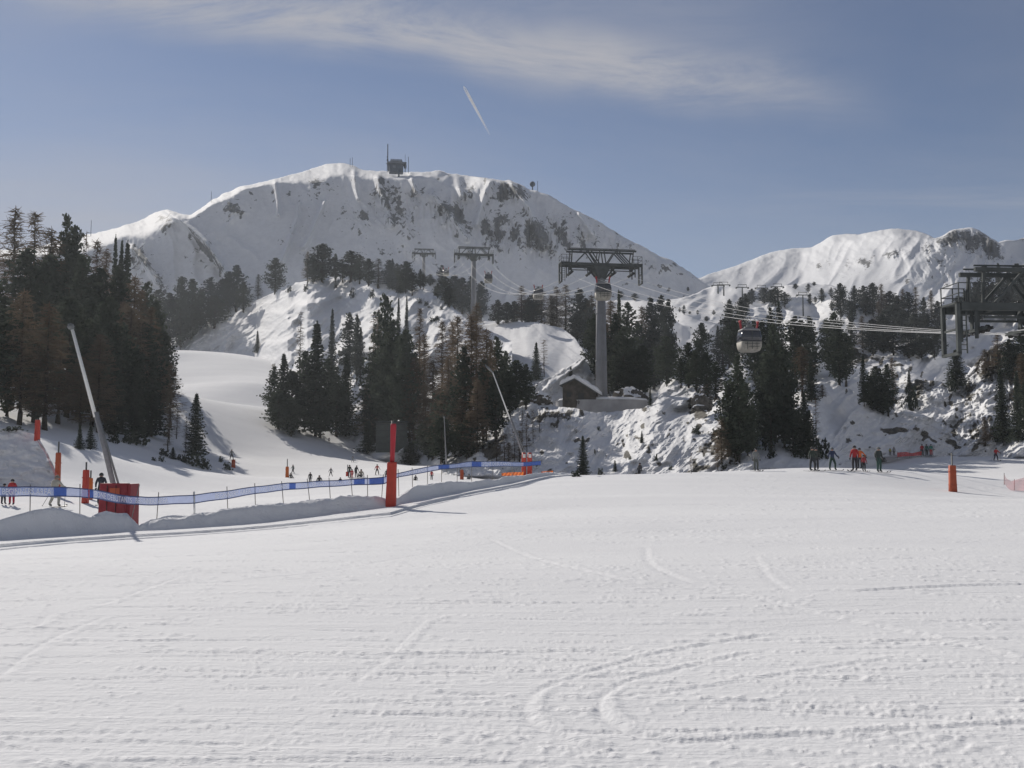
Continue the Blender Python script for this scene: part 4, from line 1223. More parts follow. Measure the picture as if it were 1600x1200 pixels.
# ------------------------------------------------------------------ gondola line
M_STEEL = simple_mat("galvanised_steel", (.20, .21, .215), .55, .35, .2, 1.5)
M_DSTEEL = simple_mat("dark_steel", (.075, .083, .083), .85, 0, .25, 1.5, .0, 30, .15)
M_COLUMN = simple_mat("column_paint", (.20, .205, .225), .75, 0, .10, .6, .0, 30, .15)
M_CABLE = simple_mat("cable_steel", (.55, .55, .55), .7, .0, .05)
M_RUB = simple_mat("black_rubber", (.03, .03, .03), .8)
M_RED = simple_mat("red_paint", (.34, .02, .03), .6, 0, .15)
M_GLASS = simple_mat("tinted_glass", (.035, .038, .05), .12, 0, .1, spec=.8)
M_SHELL = simple_mat("cabin_shell", (.36, .34, .30), .7, 0, .2, 4, .0, 30, .2)
M_WHITE = simple_mat("white_paint", (.75, .75, .73), .5, 0, .05)
M_GREY = simple_mat("grey_metal", (.24, .24, .25), .7, .0, .15)
M_CONC = simple_mat("concrete", (.30, .30, .31), .9, 0, .18, .8, .4, 6)


def pylon(loc, headz, yaw, label, s=1.0, detail=True, r0=.86, r1=.6):
    """loc: foot of the column; headz: height of the cross beam above the foot"""
    t = thing("gondola_pylon", label, "lift pylon", loc, yaw, "gondola lift pylons")
    m = MB(); m.tube([(0, 0, -1.0), (0, 0, headz * .5), (0, 0, headz - 1.6)], [r0, (r0 + r1) / 2, r1], 20)
    m.tube([(0, 0, -.3), (0, 0, .35)], [r0 + .45, r0 + .4], 20)
    cl2 = m.build("column", M_COLUMN, t, True)
    if detail:
        m = MB()
        def rc(z_):
            return r0 + (r1 - r0) * z_ / headz
        for dx in (-.2, .2):
            m.bar((dx, -rc(.5) - .16, .5), (dx, -rc(headz - 2) - .16, headz - 2), .05)
        n_ = int(headz / .45)
        for k in range(n_):
            z_ = .7 + k * (headz - 3) / n_
            m.box((0, -rc(z_) - .16, z_), (.4, .04, .04))
        m.build("ladder", M_STEEL, t)
        m = MB()
        for f in (.33, .66):
            m.tube([(0, 0, headz * f), (0, 0, headz * f + .14)], [rc(headz * f) + .07] * 2, 20)
        m.build("flange_rings", M_COLUMN, cl2, True)
    m = MB()
    m.loft([rrect(0, 0, headz - 2.0, r1 * .9, r1 * .9, .3), rrect(0, 0, headz - .9, 1.0, .9, .2), rrect(0, 0, headz - .25, 1.35, 1.0, .2)])
    for sx in (-1, 1):
        m.bar((sx * .6, 0, headz - 1.9), (sx * 2.0, 0, headz - .25), .22)
    m.build("column_head", M_DSTEEL, t)
    Z = headz
    m = MB()
    for y in (-.8, .8):
        m.box((0, y, Z), (11.2, .26, .40))
        m.box((-2.6, y, Z - .55), (3.4, .12, .12)); m.box((2.9, y, Z - .55), (3.6, .12, .12))
    for x in (-5.2, -3.4, -1.2, 1.2, 3.4, 5.2):
        m.box((x, 0, Z), (.2, 1.3, .22))
    m.build("cross_beam", M_DSTEEL, t, bevel=.02)
    for y, nm in ((-.8, "truss"), (.8, "truss")):
        m = MB()
        zt = Z + 2.0
        m.box((.1, y, zt), (9.7, .2, .22))
        m.box((.1, y - .25 * (1 if y > 0 else -1), zt + .26), (9.5, .1, .08))
        for a, b in (((-4.35, .2), (-4.25, 1.9)), ((-3.7, .2), (-2.1, 1.9)), ((-2.0, 1.9), (-.75, .2)), ((-1.5, 1.9), (-.4, .2)), ((-.55, .2), (-.3, 1.95)), ((.55, .2), (.3, 1.95)),
                     ((.85, .2), (1.95, 1.9)), ((2.1, 1.9), (3.75, .2)), ((2.5, 1.9), (4.15, .2)), ((4.3, .2), (4.55, 1.9))):
            m.bar((a[0], y, Z + a[1]), (b[0], y, Z + b[1]), .14)
        m.build(nm, M_DSTEEL, t)
    for sx in (-1, 1):
        m = MB()
        x = sx * 5.75
        for y in (-.8, .8):
            m.bar((x, y, Z + .22), (x, y, Z - 2.5), .2)
            m.bar((x - sx * 1.0, y, Z - .2), (x - sx * 1.0, y, Z - 1.7), .14)
        m.box((x, 0, Z - 2.5), (.2, 1.8, .16)); m.box((x - sx * .5, 0, Z + .2), (1.2, 1.8, .1))
        m.box((x, 0, Z - 1.2), (.12, 1.6, .1))
        if detail:
            for k in range(10):                      # ladder rungs
                m.box((x - sx * .22, -.8, Z - 2.3 + k * .26), (.44, .05, .04))
            m.bar((x - sx * .45, -.8, Z - 2.5), (x - sx * .45, -.8, Z + .2), .06)
        m.build("end_frame", M_DSTEEL, t)
        if detail:
            m = MB()
            for y in (-.95, .95):
                for k in range(3):
                    xx = x - sx * k * .65
                    m.bar((xx, y, Z + .2), (xx, y, Z + 1.25), .05)
                for zz in (.7, 1.25):
                    m.bar((x, y, Z + zz), (x - sx * 1.35, y, Z + zz), .045)
            for zz in (.7, 1.25):
                m.bar((x, -.95, Z + zz), (x, .95, Z + zz), .045)
            m.build("railing", M_DSTEEL, t)
    for x in (-4.4, -1.7, 1.7, 4.4):
        m = MB()
        for dx in (-.16, .16):
            m.bar((x + dx, 0, Z - .1), (x + dx, 0, Z - 1.15), .1, .25)
            m.bar((x + dx, -1.5, Z - 1.2), (x + dx, 1.5, Z - 1.2), .07, .16)
        m.box((x, 0, Z - .5), (.5, .35, .2))
        sa = m.build("sheave_assembly", M_DSTEEL, t)
        m = MB()
        for k in range(6):
            y = -1.25 + k * .5
            m.tube([(x - .07, y, Z - 1.22), (x + .07, y, Z - 1.22)], .2, 12)
        m.build("sheaves", M_RUB, sa)
    t.scale = (s, s, 1) if s != 1 else (1, 1, 1)
    return t


T1 = W(940, 640, 142); T2 = W(740, 515, 300); T3 = W(662, 436, 500)
h1 = W(941, 415, 142).z - T1.z
h2 = W(740, 398, 300).z - T2.z
h3 = W(662, 396, 500).z - T3.z
T0g = drop(28.9 + .6, 55.0); T0 = Vector((28.9 + .4, 55.0, float(gz(29.3, 55)) - .3))
h0 = W(1480, 484, 55).z - T0.z
YAW = R(9)
pylon(T1, h1, YAW, "tall grey gondola pylon with wide trussed head, standing on the concrete platform")
pylon(T2, h2, YAW, "gondola pylon of the middle distance, rising from the middle knoll's trees", r0=.95, r1=.62)
pylon(T3, h3, YAW, "small farthest gondola pylon, left of the others against the mountain")
pylon(T0, h0, R(4), "dark lift tower head with ladder and railings at the right edge")
TOPS = W(622, 262, 1600)
ctl = [T0 + Vector((6, -60, h0 - 3.5)), T0 + Vector((0, 0, h0 - 1.42)), T1 + Vector((0, 0, h1 - 1.42)), T2 + Vector((0, 0, h2 - 1.42)), T3 + Vector((0, 0, h3 - 1.42)), TOPS]
SAG = [.6, 1.8, 6.0, 7.0, 45]


def cable_pt(i, t, off):
    a, b = ctl[i], ctl[i + 1]
    ca = Vector((math.cos(YAW), math.sin(YAW), 0))
    p = a.lerp(b, t) + ca * off
    p.z -= 4 * SAG[i] * t * (1 - t)
    return p


for off, lab in ((-4.4, "outermost left"), (-1.7, "inner left"), (1.7, "inner right"), (4.4, "outermost right")):
    pts = []
    for i in range(5):
        n = 26
        for k in range(n):
            pts.append(cable_pt(i, k / n, off))
    pts.append(cable_pt(4, 1, off))
    m = MB(); m.tube(pts, [.021 if p.y < 160 else (.032 if p.y < 330 else .03) for p in pts], 6)
    o = m.build("haul_cable", M_CABLE, None, True)
    tag(o, f"pale steel gondola cable, {lab} of the four strung between the pylons", "cable", "gondola cables")


def cabin(loc, yaw, label, hang=.75):
    t = thing("gondola_cabin", label, "gondola cabin", loc, yaw, "gondola cabins on the cables")
    # origin: cable level; body hangs below
    zt = -hang
    m = MB()
    m.loft([rrect(0, 0, zt - 2.55, .78, .72, .3), rrect(0, 0, zt - 2.45, .98, .92, .34), rrect(0, 0, zt - 2.1, 1.12, 1.05, .34), rrect(0, 0, zt - 1.5, 1.16, 1.1, .32)])
    sh = m.build("lower_shell", M_SHELL, t, True)
    m = MB()
    m.loft([rrect(0, 0, zt - 1.495, 1.13, 1.07, .3), rrect(0, 0, zt - .9, 1.13, 1.07, .3), rrect(0, 0, zt - .3, 1.0, .95, .3)])
    m.build("window_band", M_GLASS, t, True)
    m = MB()
    m.loft([rrect(0, 0, zt - .295, 1.03, .98, .3), rrect(0, 0, zt - .1, .98, .92, .3), rrect(0, 0, zt, .7, .65, .3)])
    m.build("roof", M_GREY, t, True)
    for sx in (-1, 1):
        m = MB()
        m.bar((sx * .85, 0, zt - .15), (sx * 1.0, 0, .1), .13, .2)
        m.box((sx * 1.0, 0, .05), (.2, .5, .18))
        m.build("hanger_arm", M_RED, t)
    m = MB(); m.box((0, 0, zt + .12), (1.0, .5, .18)); m.box((0, 0, zt + .3), (.5, .4, .25))
    m.bar((-.95, 0, -.25), (.95, 0, -.25), .09)
    m.build("suspension_frame", M_STEEL, t)
    m = MB()
    for y in (-1.115,):
        for x in (-.55, -.02, .5):
            m.box((x, y, zt - 1.95), (.05, .04, .8))
        m.box((0, y, zt - 1.72), (1.7, .03, .05)); m.box((0.2, y, zt - 2.05), (1.2, .03, .05))
    m.build("ski_rack", M_DSTEEL, t)
    m = MB()
    for y in (-1.085,):
        for x in (0,):
            m.box((x, y, zt - .93), (.05, .04, 1.12))
        m.box((0, y, zt - 1.48), (1.7, .05, .08))
    m.build("door_frame", M_DSTEEL, t)
    t.scale = (.92, .92, .92)
    return t


for px, py, D, lab in ((1170, 503, 102, "nearest gondola cabin with red hanger arms, hanging over the right-hand trees"),
                       (942, 434, 136, "gondola cabin passing in front of the big pylon's column"),
                       (841, 446, 215, "gondola cabin hanging between the big pylon and the middle pylon"),
                       (763, 424, 262, "small gondola cabin just right of the middle pylon"),
                       (697, 418, 360, "smallest and farthest gondola cabin, left of the middle pylon")):
    w = W(px, py, D)
    cabin(w, YAW + R(-4), lab)

# distant chairlift
ci = 0
for px, py, base, D in ((1131, 445, 459, 520), (1160, 449, 464, 500), (1190, 450, 466, 470), (1215, 448, 466, 455), (1255, 461, 489, 300), (1122, 446, 456, 560)):
    b = W(px, base, D); h = W(px, py, D).z - b.z
    t = thing("chairlift_pylon", "thin chairlift pylon on the far slope, %s from the left" % ORD[[2, 3, 4, 5, 6, 1][ci]] if ci != 4 else "tallest chairlift pylon, standing nearest on the bright slope", "chairlift pylon", b, R(5), "chairlift pylons on the far slope")
    k = D / 400
    m = MB(); m.tube([(0, 0, -1), (0, 0, h)], [.3 * k, .22 * k], 8); m.build("column", M_DSTEEL, t, True)
    m = MB(); m.box((0, 0, h), (5.4 * k, .3, .3 * k)); m.box((0, 0, h + 1.1 * k), (3.6 * k, .2, .18 * k))
    for x in (-1.7, 1.7):
        m.bar((x * k, 0, h), (x * k, 0, h + 1.1 * k), .15 * k)
    m.build("cross_arm", M_DSTEEL, t)
    for x in (-2.4, 2.4):
        m = MB(); m.box((x * k, 0, h - .35 * k), (.3 * k, 1.6, .35 * k)); m.build("sheave_assembly", M_DSTEEL, t)
    ci += 1

# ------------------------------------------------------------------ things on the summit
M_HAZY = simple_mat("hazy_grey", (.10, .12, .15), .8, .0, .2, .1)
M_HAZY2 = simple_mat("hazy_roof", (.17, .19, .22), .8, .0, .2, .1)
SD = 1545.0
sb = W(620, 267, SD); U = SD / 1600
t = thing("summit_station", "grey lift station with overhanging roof on the mountain top", "building", sb, R(8))
m = MB(); m.box((-1 * U, 0, 3 * U), (22 * U, 14 * U, 13 * U)); m.build("wall", M_HAZY, t)
m = MB(); m.box((0, 0, 11.2 * U), (30 * U, 17 * U, 2.6 * U)); m.box((-1 * U, 0, 14.2 * U), (19 * U, 12 * U, 3.2 * U)); rf = m.build("roof", M_HAZY2, t)
m = MB(); m.box((-1 * U, 0, 18.6 * U), (18 * U, .8, .7)); [m.box((x * U, 0, 17.2 * U), (.7, .7, 2.8 * U)) for x in (-9, -5, 1, 7)]; m.build("railing", M_HAZY, rf)
for x in (-13, 13):
    m = MB(); m.box((x * U, -6 * U, 4 * U), (1.3, 1.3, 14 * U)); m.build("stilt", M_HAZY, t)
m = MB(); m.box((-4 * U, -7.2 * U, 5 * U), (4.5 * U, .6, 4 * U)); m.build("window", M_HAZY2, t)
m = MB(); m.box((13.2 * U, 0, 7.5 * U), (4 * U, 8 * U, 4 * U)); m.build("loading_bay", M_HAZY, t)
b = W(623, 281, SD - 25); t = thing("chairlift_pylon", "short dark lift post in front of the summit station", "chairlift pylon", b)
m = MB(); m.tube([(0, 0, -3), (0, 0, 17)], [1.3, 1.1], 8); m.build("column", M_HAZY, t)
m = MB(); m.box((0, 0, 17), (9, 1, 1)); m.build("cross_arm", M_HAZY, t)


def mast(px, top, base, D, label, r=.8, gear=()):
    b = W(px, base, D); h = W(px, top, D).z - b.z
    t = thing("antenna_mast", label, "mast", b, 0, "masts along the skyline")
    m = MB()
    for k in range(3):
        a = k * 2.1
        m.bar((r * math.cos(a), r * math.sin(a), -3), (r * .5 * math.cos(a), r * .5 * math.sin(a), h), r * .5)
    n = max(3, int(h / (r * 3)))
    for i in range(n):
        z0, z1 = h * i / n, h * (i + 1) / n
        for k in range(3):
            a, c = k * 2.1, (k + 1) * 2.1
            m.bar((r * .8 * math.cos(a), r * .8 * math.sin(a), z0), (r * .7 * math.cos(c), r * .7 * math.sin(c), z1), r * .3)
    m.build("lattice", M_HAZY, t)
    for f, w in gear:
        m = MB(); m.tube([(0, -r, h * f), (0, -r - 1.0, h * f)], [w, w * .8], 10); m.build("dish", M_HAZY, t)
    return t


mast(605.5, 225, 266, SD, "tallest lattice antenna mast, left of the summit station", 1.0, ((.25, 1.8), (.38, 1.6), (.5, 1.3)))
mast(638, 245, 268, SD, "slim mast just right of the summit station", .55)
mast(633, 241, 262, SD, "thin aerial above the right end of the summit station", .3)
mast(547, 247, 258, 1520, "left one of two short poles near the rounded top", .4)
mast(550.5, 246, 258, 1521, "right one of two short poles near the rounded top", .4)
mast(330, 299, 313, 1450, "lone thin pole on the left mountain ridge", .35)
mast(142, 344, 366, 1380, "thin pole above the left forest's right end", .35)
mast(840, 283, 299, 1500, "short mast at the right end of the summit ridge", .5)
b = W(832, 296, 1500); t = thing("radar_dome", "small dark ball on a short post by the right summit mast", "radar dome", b)
m = MB(); m.tube([(0, 0, -3), (0, 0, 5)], .9, 8); m.build("post", M_HAZY, t)
m = MB(); rings = []
for i in range(9):
    a = -PI / 2 + PI * i / 8
    rings.append([Vector((4.2 * math.cos(a) * math.cos(2 * PI * k / 12), 4.2 * math.cos(a) * math.sin(2 * PI * k / 12), 8 + 4.2 * math.sin(a))) for k in range(12)])
m.loft(rings); m.build("dome", M_HAZY, t, True)

# ------------------------------------------------------------------ platform, boulder, shed
pc = W(942, 640, 141)
t = thing("concrete_platform", "curved grey concrete platform under the big gondola pylon", "platform", (pc.x, pc.y, pc.z), 0)
def oval(z, rx, ry, n=40):
    return [Vector((rx * math.cos(2 * PI * k / n), ry * math.sin(2 * PI * k / n), z)) for k in range(n)]
m = MB(); m.loft([oval(-3.5, 6.7, 4.6), oval(.9, 6.5, 4.4), oval(1.15, 6.55, 4.45)]); m.build("retaining_wall", M_CONC, t)
m = MB(); m.loft([oval(1.152, 6.3, 4.2), oval(1.45, 6.0, 3.9), oval(1.6, 4.6, 2.8)]); m.build("snow_cover", M_BANK, t, True)


def boulder(loc, rx, ry, rz, seed, label):
    n, mm = 26, 40
    th = np.linspace(0, 2 * PI, mm, endpoint=False); ph = np.linspace(-PI / 2, PI / 2, n)
    m = MB(); rings = []
    for p in ph:
        ring = []
        for a in th:
            d = Vector((math.cos(p) * math.cos(a), math.cos(p) * math.sin(a), math.sin(p)))
            k = 1 + .45 * float(fbm(d.x * 1.3 + seed + d.z, d.y * 1.3 + d.z * 1.3, 3, seed)) - .5 * float(ridged(d.x * 1.9 + d.z * .7, d.z * 1.9 + d.y + seed, 3, seed + 3) - .6)
            ring.append(Vector((d.x * rx * k, d.y * ry * k, max(-.3, d.z) * rz * k)))
        rings.append(ring)
    m.loft(rings)
    me = m.mesh("boulder", [M_ROCK, M_BANK])
    for p in me.polygons:
        p.material_index = 1 if p.normal.z > .45 else 0
        p.use_smooth = False
    o = bpy.data.objects.new("boulder", me); COL.objects.link(o); o.location = loc
    tag(o, label, "boulder")
    return o


M_ROCK = simple_mat("brown_rock", (.085, .078, .068), .9, 0, .6, 2.2, .8, 6)
hb = W(908, 632, 138.5); u = 138.5 / 1600
M_STONE = simple_mat("brown_stone_wall", (.06, .052, .043), .9, 0, .5, 1.6, .6, 5)
t = thing("hut", "small brown stone hut with snow-covered pitched roof beside the big pylon", "hut", hb, R(-12))
m = MB()
x0, x1, dz = -27 * u, 25 * u, 2.4
m.add([(x0, -dz / 2, -1.6), (x1, -dz / 2, -1.6), (x1, -dz / 2, 18 * u), (-8 * u, -dz / 2, 38 * u), (x0, -dz / 2, 30 * u),
       (x0, dz / 2, -1.6), (x1, dz / 2, -1.6), (x1, dz / 2, 18 * u), (-8 * u, dz / 2, 38 * u), (x0, dz / 2, 30 * u)],
      [(0, 1, 2, 3, 4), (9, 8, 7, 6, 5), (0, 5, 6, 1), (1, 6, 7, 2), (2, 7, 8, 3), (3, 8, 9, 4), (4, 9, 5, 0)])
m.build("wall", M_STONE, t)
m = MB(); m.box((2 * u, -dz / 2 - .02, 8 * u), (9 * u, .06, 17 * u)); m.build("door", M_RUB, t)
m = MB(); m.box((-17 * u, -dz / 2 - .02, 15 * u), (7 * u, .06, 8 * u)); m.build("window", M_RUB, t)
rf = MB()
for (a, b) in (((-8 * u, 39 * u), (x1 + 6 * u, 14 * u)), ((-8 * u, 39 * u), (x0 - 4 * u, 28.5 * u))):
    rf.bar((a[0], 0, a[1]), (b[0], 0, b[1]), dz + .7, .14)
ro = rf.build("roof", M_DSTEEL, t)
rf = MB()
for (a, b) in (((-8 * u, 42 * u), (x1 + 6 * u, 17 * u)), ((-8 * u, 42 * u), (x0 - 4 * u, 31.5 * u))):
    n_ = 8
    A_, B_ = Vector((a[0], 0, a[1])), Vector((b[0], 0, b[1]))
    rings = []
    for k in range(n_ + 1):
        c_ = A_.lerp(B_, k / n_); th_ = .42 * (1 - .5 * abs(2 * k / n_ - 1) ** 4) * (1 + .2 * math.sin(k * 2.1))
        rings.append([c_ + Vector((0, -dz / 2 - .3, -.18)), c_ + Vector((0, dz / 2 + .3, -.18)), c_ + Vector((0, dz / 2 + .2, th_)), c_ + Vector((0, 0, th_ * 1.25)), c_ + Vector((0, -dz / 2 - .2, th_))])
    rf.loft(rings)
rf.build("roof_snow", M_BANK, ro, True)
boulder(W(985, 628, 143), 2.6, 2.0, 1.8, 9, "dark low boulder right of the big pylon's foot")
boulder(W(838, 632, 130), 1.9, 1.5, 1.7, 3, "pointed dark rock left of the concrete platform")
boulder(W(1094, 636, 116), 1.1, .9, 1.5, 12, "dark jagged rock high on the front knoll")
boulder(W(1088, 738, 99), 1.8, .8, .8, 15, "long low rock in the snow at the front knoll's foot")

M_SHED = simple_mat("shed_boards", (.09, .10, .095), .85, 0, .15, 2)
p = hit(612, 706) or W(612, 706, 160)
u = p.y / 1600
t = thing("shed", "grey-green windowless shed in the grove behind the tall red post", "shed", p, R(5))
m = MB(); m.box((0, 0, 22 * u), (48 * u, 2.6, 46 * u)); m.build("wall", M_SHED, t)
m = MB()
for k in range(5):
    m.box((0, -1.33, (4 + k * 9.5) * u), (48 * u, .05, .07))
m.build("batten", M_DSTEEL, t)
m = MB(); m.box((0, 0, 46.5 * u), (52 * u, 3.2, 2.0 * u)); m.build("roof", M_DSTEEL, t)

# ------------------------------------------------------------------ padded posts
M_PADR = simple_mat("red_padding", (.50, .055, .035), .6, 0, .10, 3, .15, 6)
M_PADO = simple_mat("orange_padding", (.55, .13, .02), .6, 0, .12, 3, .15, 6)
M_PADB = simple_mat("brick_red_padding", (.42, .085, .035), .65, 0, .12, 3, .15, 6)
M_POLE = simple_mat("grey_pole", (.16, .16, .15), .6, .3, .1)


def stand(px, py, D=None):
    """foot point on the snow for a pixel; D forces the distance"""
    if D is None:
        p = hit(px, py)
        return p
    p = drop(WX(px, D), D)
    return Vector((p.x, p.y, p.z))


def padded_post(px, base, padtop, poletop, w, label, mat, D=None, padbase=None):
    p = stand(px, base, D); D = p.y; u = D / 1600
    hp = W(px, padtop, D).z - p.z; ht = W(px, poletop, D).z - p.z
    t = thing("padded_post", label, "padded post", p, rt.uniform(-.3, .3), "padded posts along the piste")
    m = MB(); m.tube([(0, 0, -.4), (0, 0, ht)], [.05, .045], 10); m.build("pole", M_POLE, t, True)
    hw = w / 2 * u
    m = MB(); m.loft([rrect(0, 0, -.15, hw * 1.12, hw * 1.0, hw * .5), rrect(0, 0, hp * .3, hw * 1.02, hw * .95, hw * .5), rrect(0, 0, hp * .97, hw * .94, hw * .9, hw * .5), rrect(0, 0, hp, hw * .8, hw * .75, hw * .4)])
    pd = m.build("padding", mat, t, True)
    for f in (.25, .75):
        m = MB()
        m.loft([rrect(0, 0, hp * f, hw * 1.05 + .01, hw * .99 + .01, hw * .5), rrect(0, 0, hp * f + .05, hw * 1.05 + .01, hw * .99 + .01, hw * .5)])
        m.build("strap", mat, pd)
    return t


padded_post(58, 686, 656, 654, 7, "small red padded post on top of the snow mound at far left", M_PADR)
padded_post(93, 742, 707, 690, 7.5, "brownish padded post with bare pole top, beside the snow mound", M_PADB, 60)
padded_post(137, 783, 734, 722, 9, "red padded post with thin pole, left of the dark standing skier", M_PADR, 56)
padded_post(144.5, 772, 747, 735, 6.5, "thinner orange padded post close behind a red one", M_PADO, 60)
padded_post(366, 741, 718, 717, 5.5, "dark red padded post where the forest bank ends", M_PADB, 128)
padded_post(450, 756, 729, 717, 5, "orange-red padded post in the beginners' field, leftmost behind the blue banner", M_PADO, 105)
padded_post(544, 754, 737, 726, 5, "red padded post among the group of small skiers", M_PADR, 105)
padded_post(722, 746, 734, 732, 5, "short brick red padded post right of the vertical snow pole", M_PADB, 95)
padded_post(1485.5, 768, 727, 708, 10.5, "orange-red padded post standing alone on the right of the field", M_PADB, 68)

# the tall red post
p = stand(612, 792, 45); D = 45; u = D / 1600
t = thing("tall_padded_post", "tall red post with fat lower pad and slim upper pad, by the banner", "padded post", p)
z = lambda py: W(612, py, D).z - p.z
m = MB(); m.tube([(.03, .1, -.4), (.03, .1, z(657))], [.055, .05], 12); m.build("pole", M_POLE, t, True)
m = MB()
m.loft([rrect(-.01, 0, z(796), .225, .19, .07), rrect(0, 0, z(780), .225, .19, .07), rrect(0.02, 0, z(750), .205, .18, .07), rrect(.03, 0, z(725), .205, .18, .07), rrect(.03, 0, z(722), .19, .16, .07)])
lp = m.build("lower_pad", M_PADR, t, True)
m = MB()
for x in (-.07, .06):
    m.box((x, -.188, (z(790) + z(726)) / 2), (.012, .02, z(728) - z(790)))
m.build("seam", M_PADB, lp)
m = MB(); m.loft([rrect(.03, .06, z(724), .09, .09, .04), rrect(.05, .06, z(700), .105, .10, .04), rrect(.07, .06, z(666), .125, .11, .05), rrect(.07, .06, z(662), .11, .10, .05)])
m.build("upper_pad", simple_mat("crimson_padding", (.45, .03, .045), .6, 0, .1, 3), t, True)

# ------------------------------------------------------------------ snow lances and their pads
def lance(pts, label, rad, base=None, padmat=None):
    b = Vector(pts[0]); t = thing("snow_lance", label, "snow lance", b)
    L_ = [Vector(q) - b for q in pts]
    n = len(L_)
    m = MB(); lo = L_[0].lerp(L_[1], .0); mid = L_[0].lerp(L_[-2], .48)
    m.tube([L_[0] + Vector((0, 0, -.5)), mid], [rad * 1.25, rad * 1.15], 10); m.build("lower_tube", M_GREY, t, True)
    m = MB(); o_ = Vector((rad * 1.1, 0, 0))
    m.tube([L_[0] + o_, mid + o_ * .6], [rad * .55, rad * .5], 8); m.build("ram", M_STEEL, t, True)
    m = MB(); m.tube([mid + Vector((0, -.02, -.2))] + L_[-2:-1], [rad * .9, rad * .7], 10); m.build("upper_tube", M_WHITE if rad > .06 else M_GREY, t, True)
    m = MB(); m.tube([L_[-2], L_[-1]], [rad * 1.0, rad * .85], 10); m.tube([L_[-2].lerp(L_[-1], .3), L_[-2].lerp(L_[-1], .75)], [rad * 1.5, rad * 1.5], 10); m.build("nozzle_head", M_STEEL, t, True)
    return t


lance([W(184, 765, 45.5), W(137, 620, 45.5), W(113, 515, 45.5), W(108.5, 506, 45.5)], "long pale snow lance leaning left in front of the left forest", .095)
lance([W(822, 716, 88), W(803, 664, 88), W(770, 582, 88), W(758, 570, 88)], "thin snow lance leaning left over the front rocks", .07)
lance([W(697.5, 728, 90), W(696, 690, 90), W(694.3, 655, 90), W(694, 650, 90)], "thin upright snow pole in front of the grove", .05)

M_MAT = simple_mat("red_mat", (.24, .018, .028), .55, 0, .15, 2.5, .2, 5)
b = stand(182, 806, 43.6); u = 43.6 / 1600
t = thing("crash_mat", "dark red crash mat standing at the foot of the long snow lance", "crash mat", b, R(-4))
zz = lambda py: W(182, py, 43.6).z - b.z
m = MB(); m.loft([rrect(0, 0, -.35, 23 * u, .22, .08), rrect(0, 0, zz(757) * .5, 22.5 * u, .2, .08), rrect(.01, 0, zz(755), 22 * u, .18, .07)]); pd = m.build("padding", M_MAT, t)
m = MB()
for x in (-8, 6):
    m.box((x * u, -.215, zz(757) / 2), (.02, .03, zz(757) * .96))
m.build("seam", M_RUB, pd)
m = MB(); m.loft([rrect(24 * u, .35, -.6, .09, .5, .05), rrect(24 * u, .35, zz(756), .08, .45, .05)]); m.build("side_padding", M_MAT, t)
m = MB(); m.box((4 * u, -.22, zz(768)), (16 * u, .02, .3)); m.build("pocket", M_PADB, pd)

for px, w, lab in ((818.5, 7, "left red pad of the pair at the foot of the leaning lance"), (827.5, 7.5, "right red pad of the pair at the foot of the leaning lance")):
    p = stand(px, 742, 84); u = 84 / 1600
    t = thing("crash_mat", lab, "crash mat", p, R(6), "red pads by the orange net")
    hh = W(px, 707, 84).z - p.z
    m = MB(); m.loft([rrect(0, 0, -.3, w / 2 * u, .18, .07), rrect(0, 0, hh * .8, w / 2 * u * .95, .17, .07), rrect(0, 0, hh, w / 2 * u * .7, .15, .07)]); m.build("padding", M_PADR, t, True)
    m = MB(); m.box((0, -.165, hh - .28), (w * .6 * u, .03, .3)); m.build("label_patch", M_WHITE, t)

# ------------------------------------------------------------------ banner fence
def net_mat(name, col, alpha, nscale=0):
    m = bpy.data.materials.new(name)
    nt, N, L = nodes_of(m)
    b = N["Principled BSDF"]; b.inputs["Roughness"].default_value = .8
    tc = N.new("ShaderNodeTexCoord"); nz = N.new("ShaderNodeTexNoise"); nz.inputs["Scale"].default_value = 2.5; nz.inputs["Detail"].default_value = 4
    L.new(tc.outputs["Object"], nz.inputs["Vector"])
    rp = N.new("ShaderNodeValToRGB")
    rp.color_ramp.elements[0].position = .3; rp.color_ramp.elements[1].position = .7
    rp.color_ramp.elements[0].color = tuple(c * .8 for c in col) + (1,); rp.color_ramp.elements[1].color = col + (1,)
    L.new(nz.outputs["Fac"], rp.inputs["Fac"]); L.new(rp.outputs["Color"], b.inputs["Base Color"])
    tl = N.new("ShaderNodeBsdfTranslucent"); L.new(rp.outputs["Color"], tl.inputs["Color"])
    m2 = N.new("ShaderNodeMixShader"); m2.inputs[0].default_value = .45
    L.new(b.outputs[0], m2.inputs[1]); L.new(tl.outputs[0], m2.inputs[2])
    tr = N.new("ShaderNodeBsdfTransparent")
    mx = N.new("ShaderNodeMixShader"); mx.inputs[0].default_value = alpha
    L.new(tr.outputs[0], mx.inputs[1]); L.new(m2.outputs[0], mx.inputs[2])
    L.new(mx.outputs[0], N["Material Output"].inputs["Surface"])
    return m


M_BAN = net_mat("banner_cloth", (.27, .34, .58), .78)
M_BANB = net_mat("banner_blue", (.07, .16, .52), .93)
M_LET = simple_mat("white_lettering", (.80, .82, .86), .7, 0, .03)
M_HEM = simple_mat("banner_hem", (.06, .09, .2), .8)
M_STAKE = simple_mat("stake", (.25, .23, .21), .7, 0, .15)
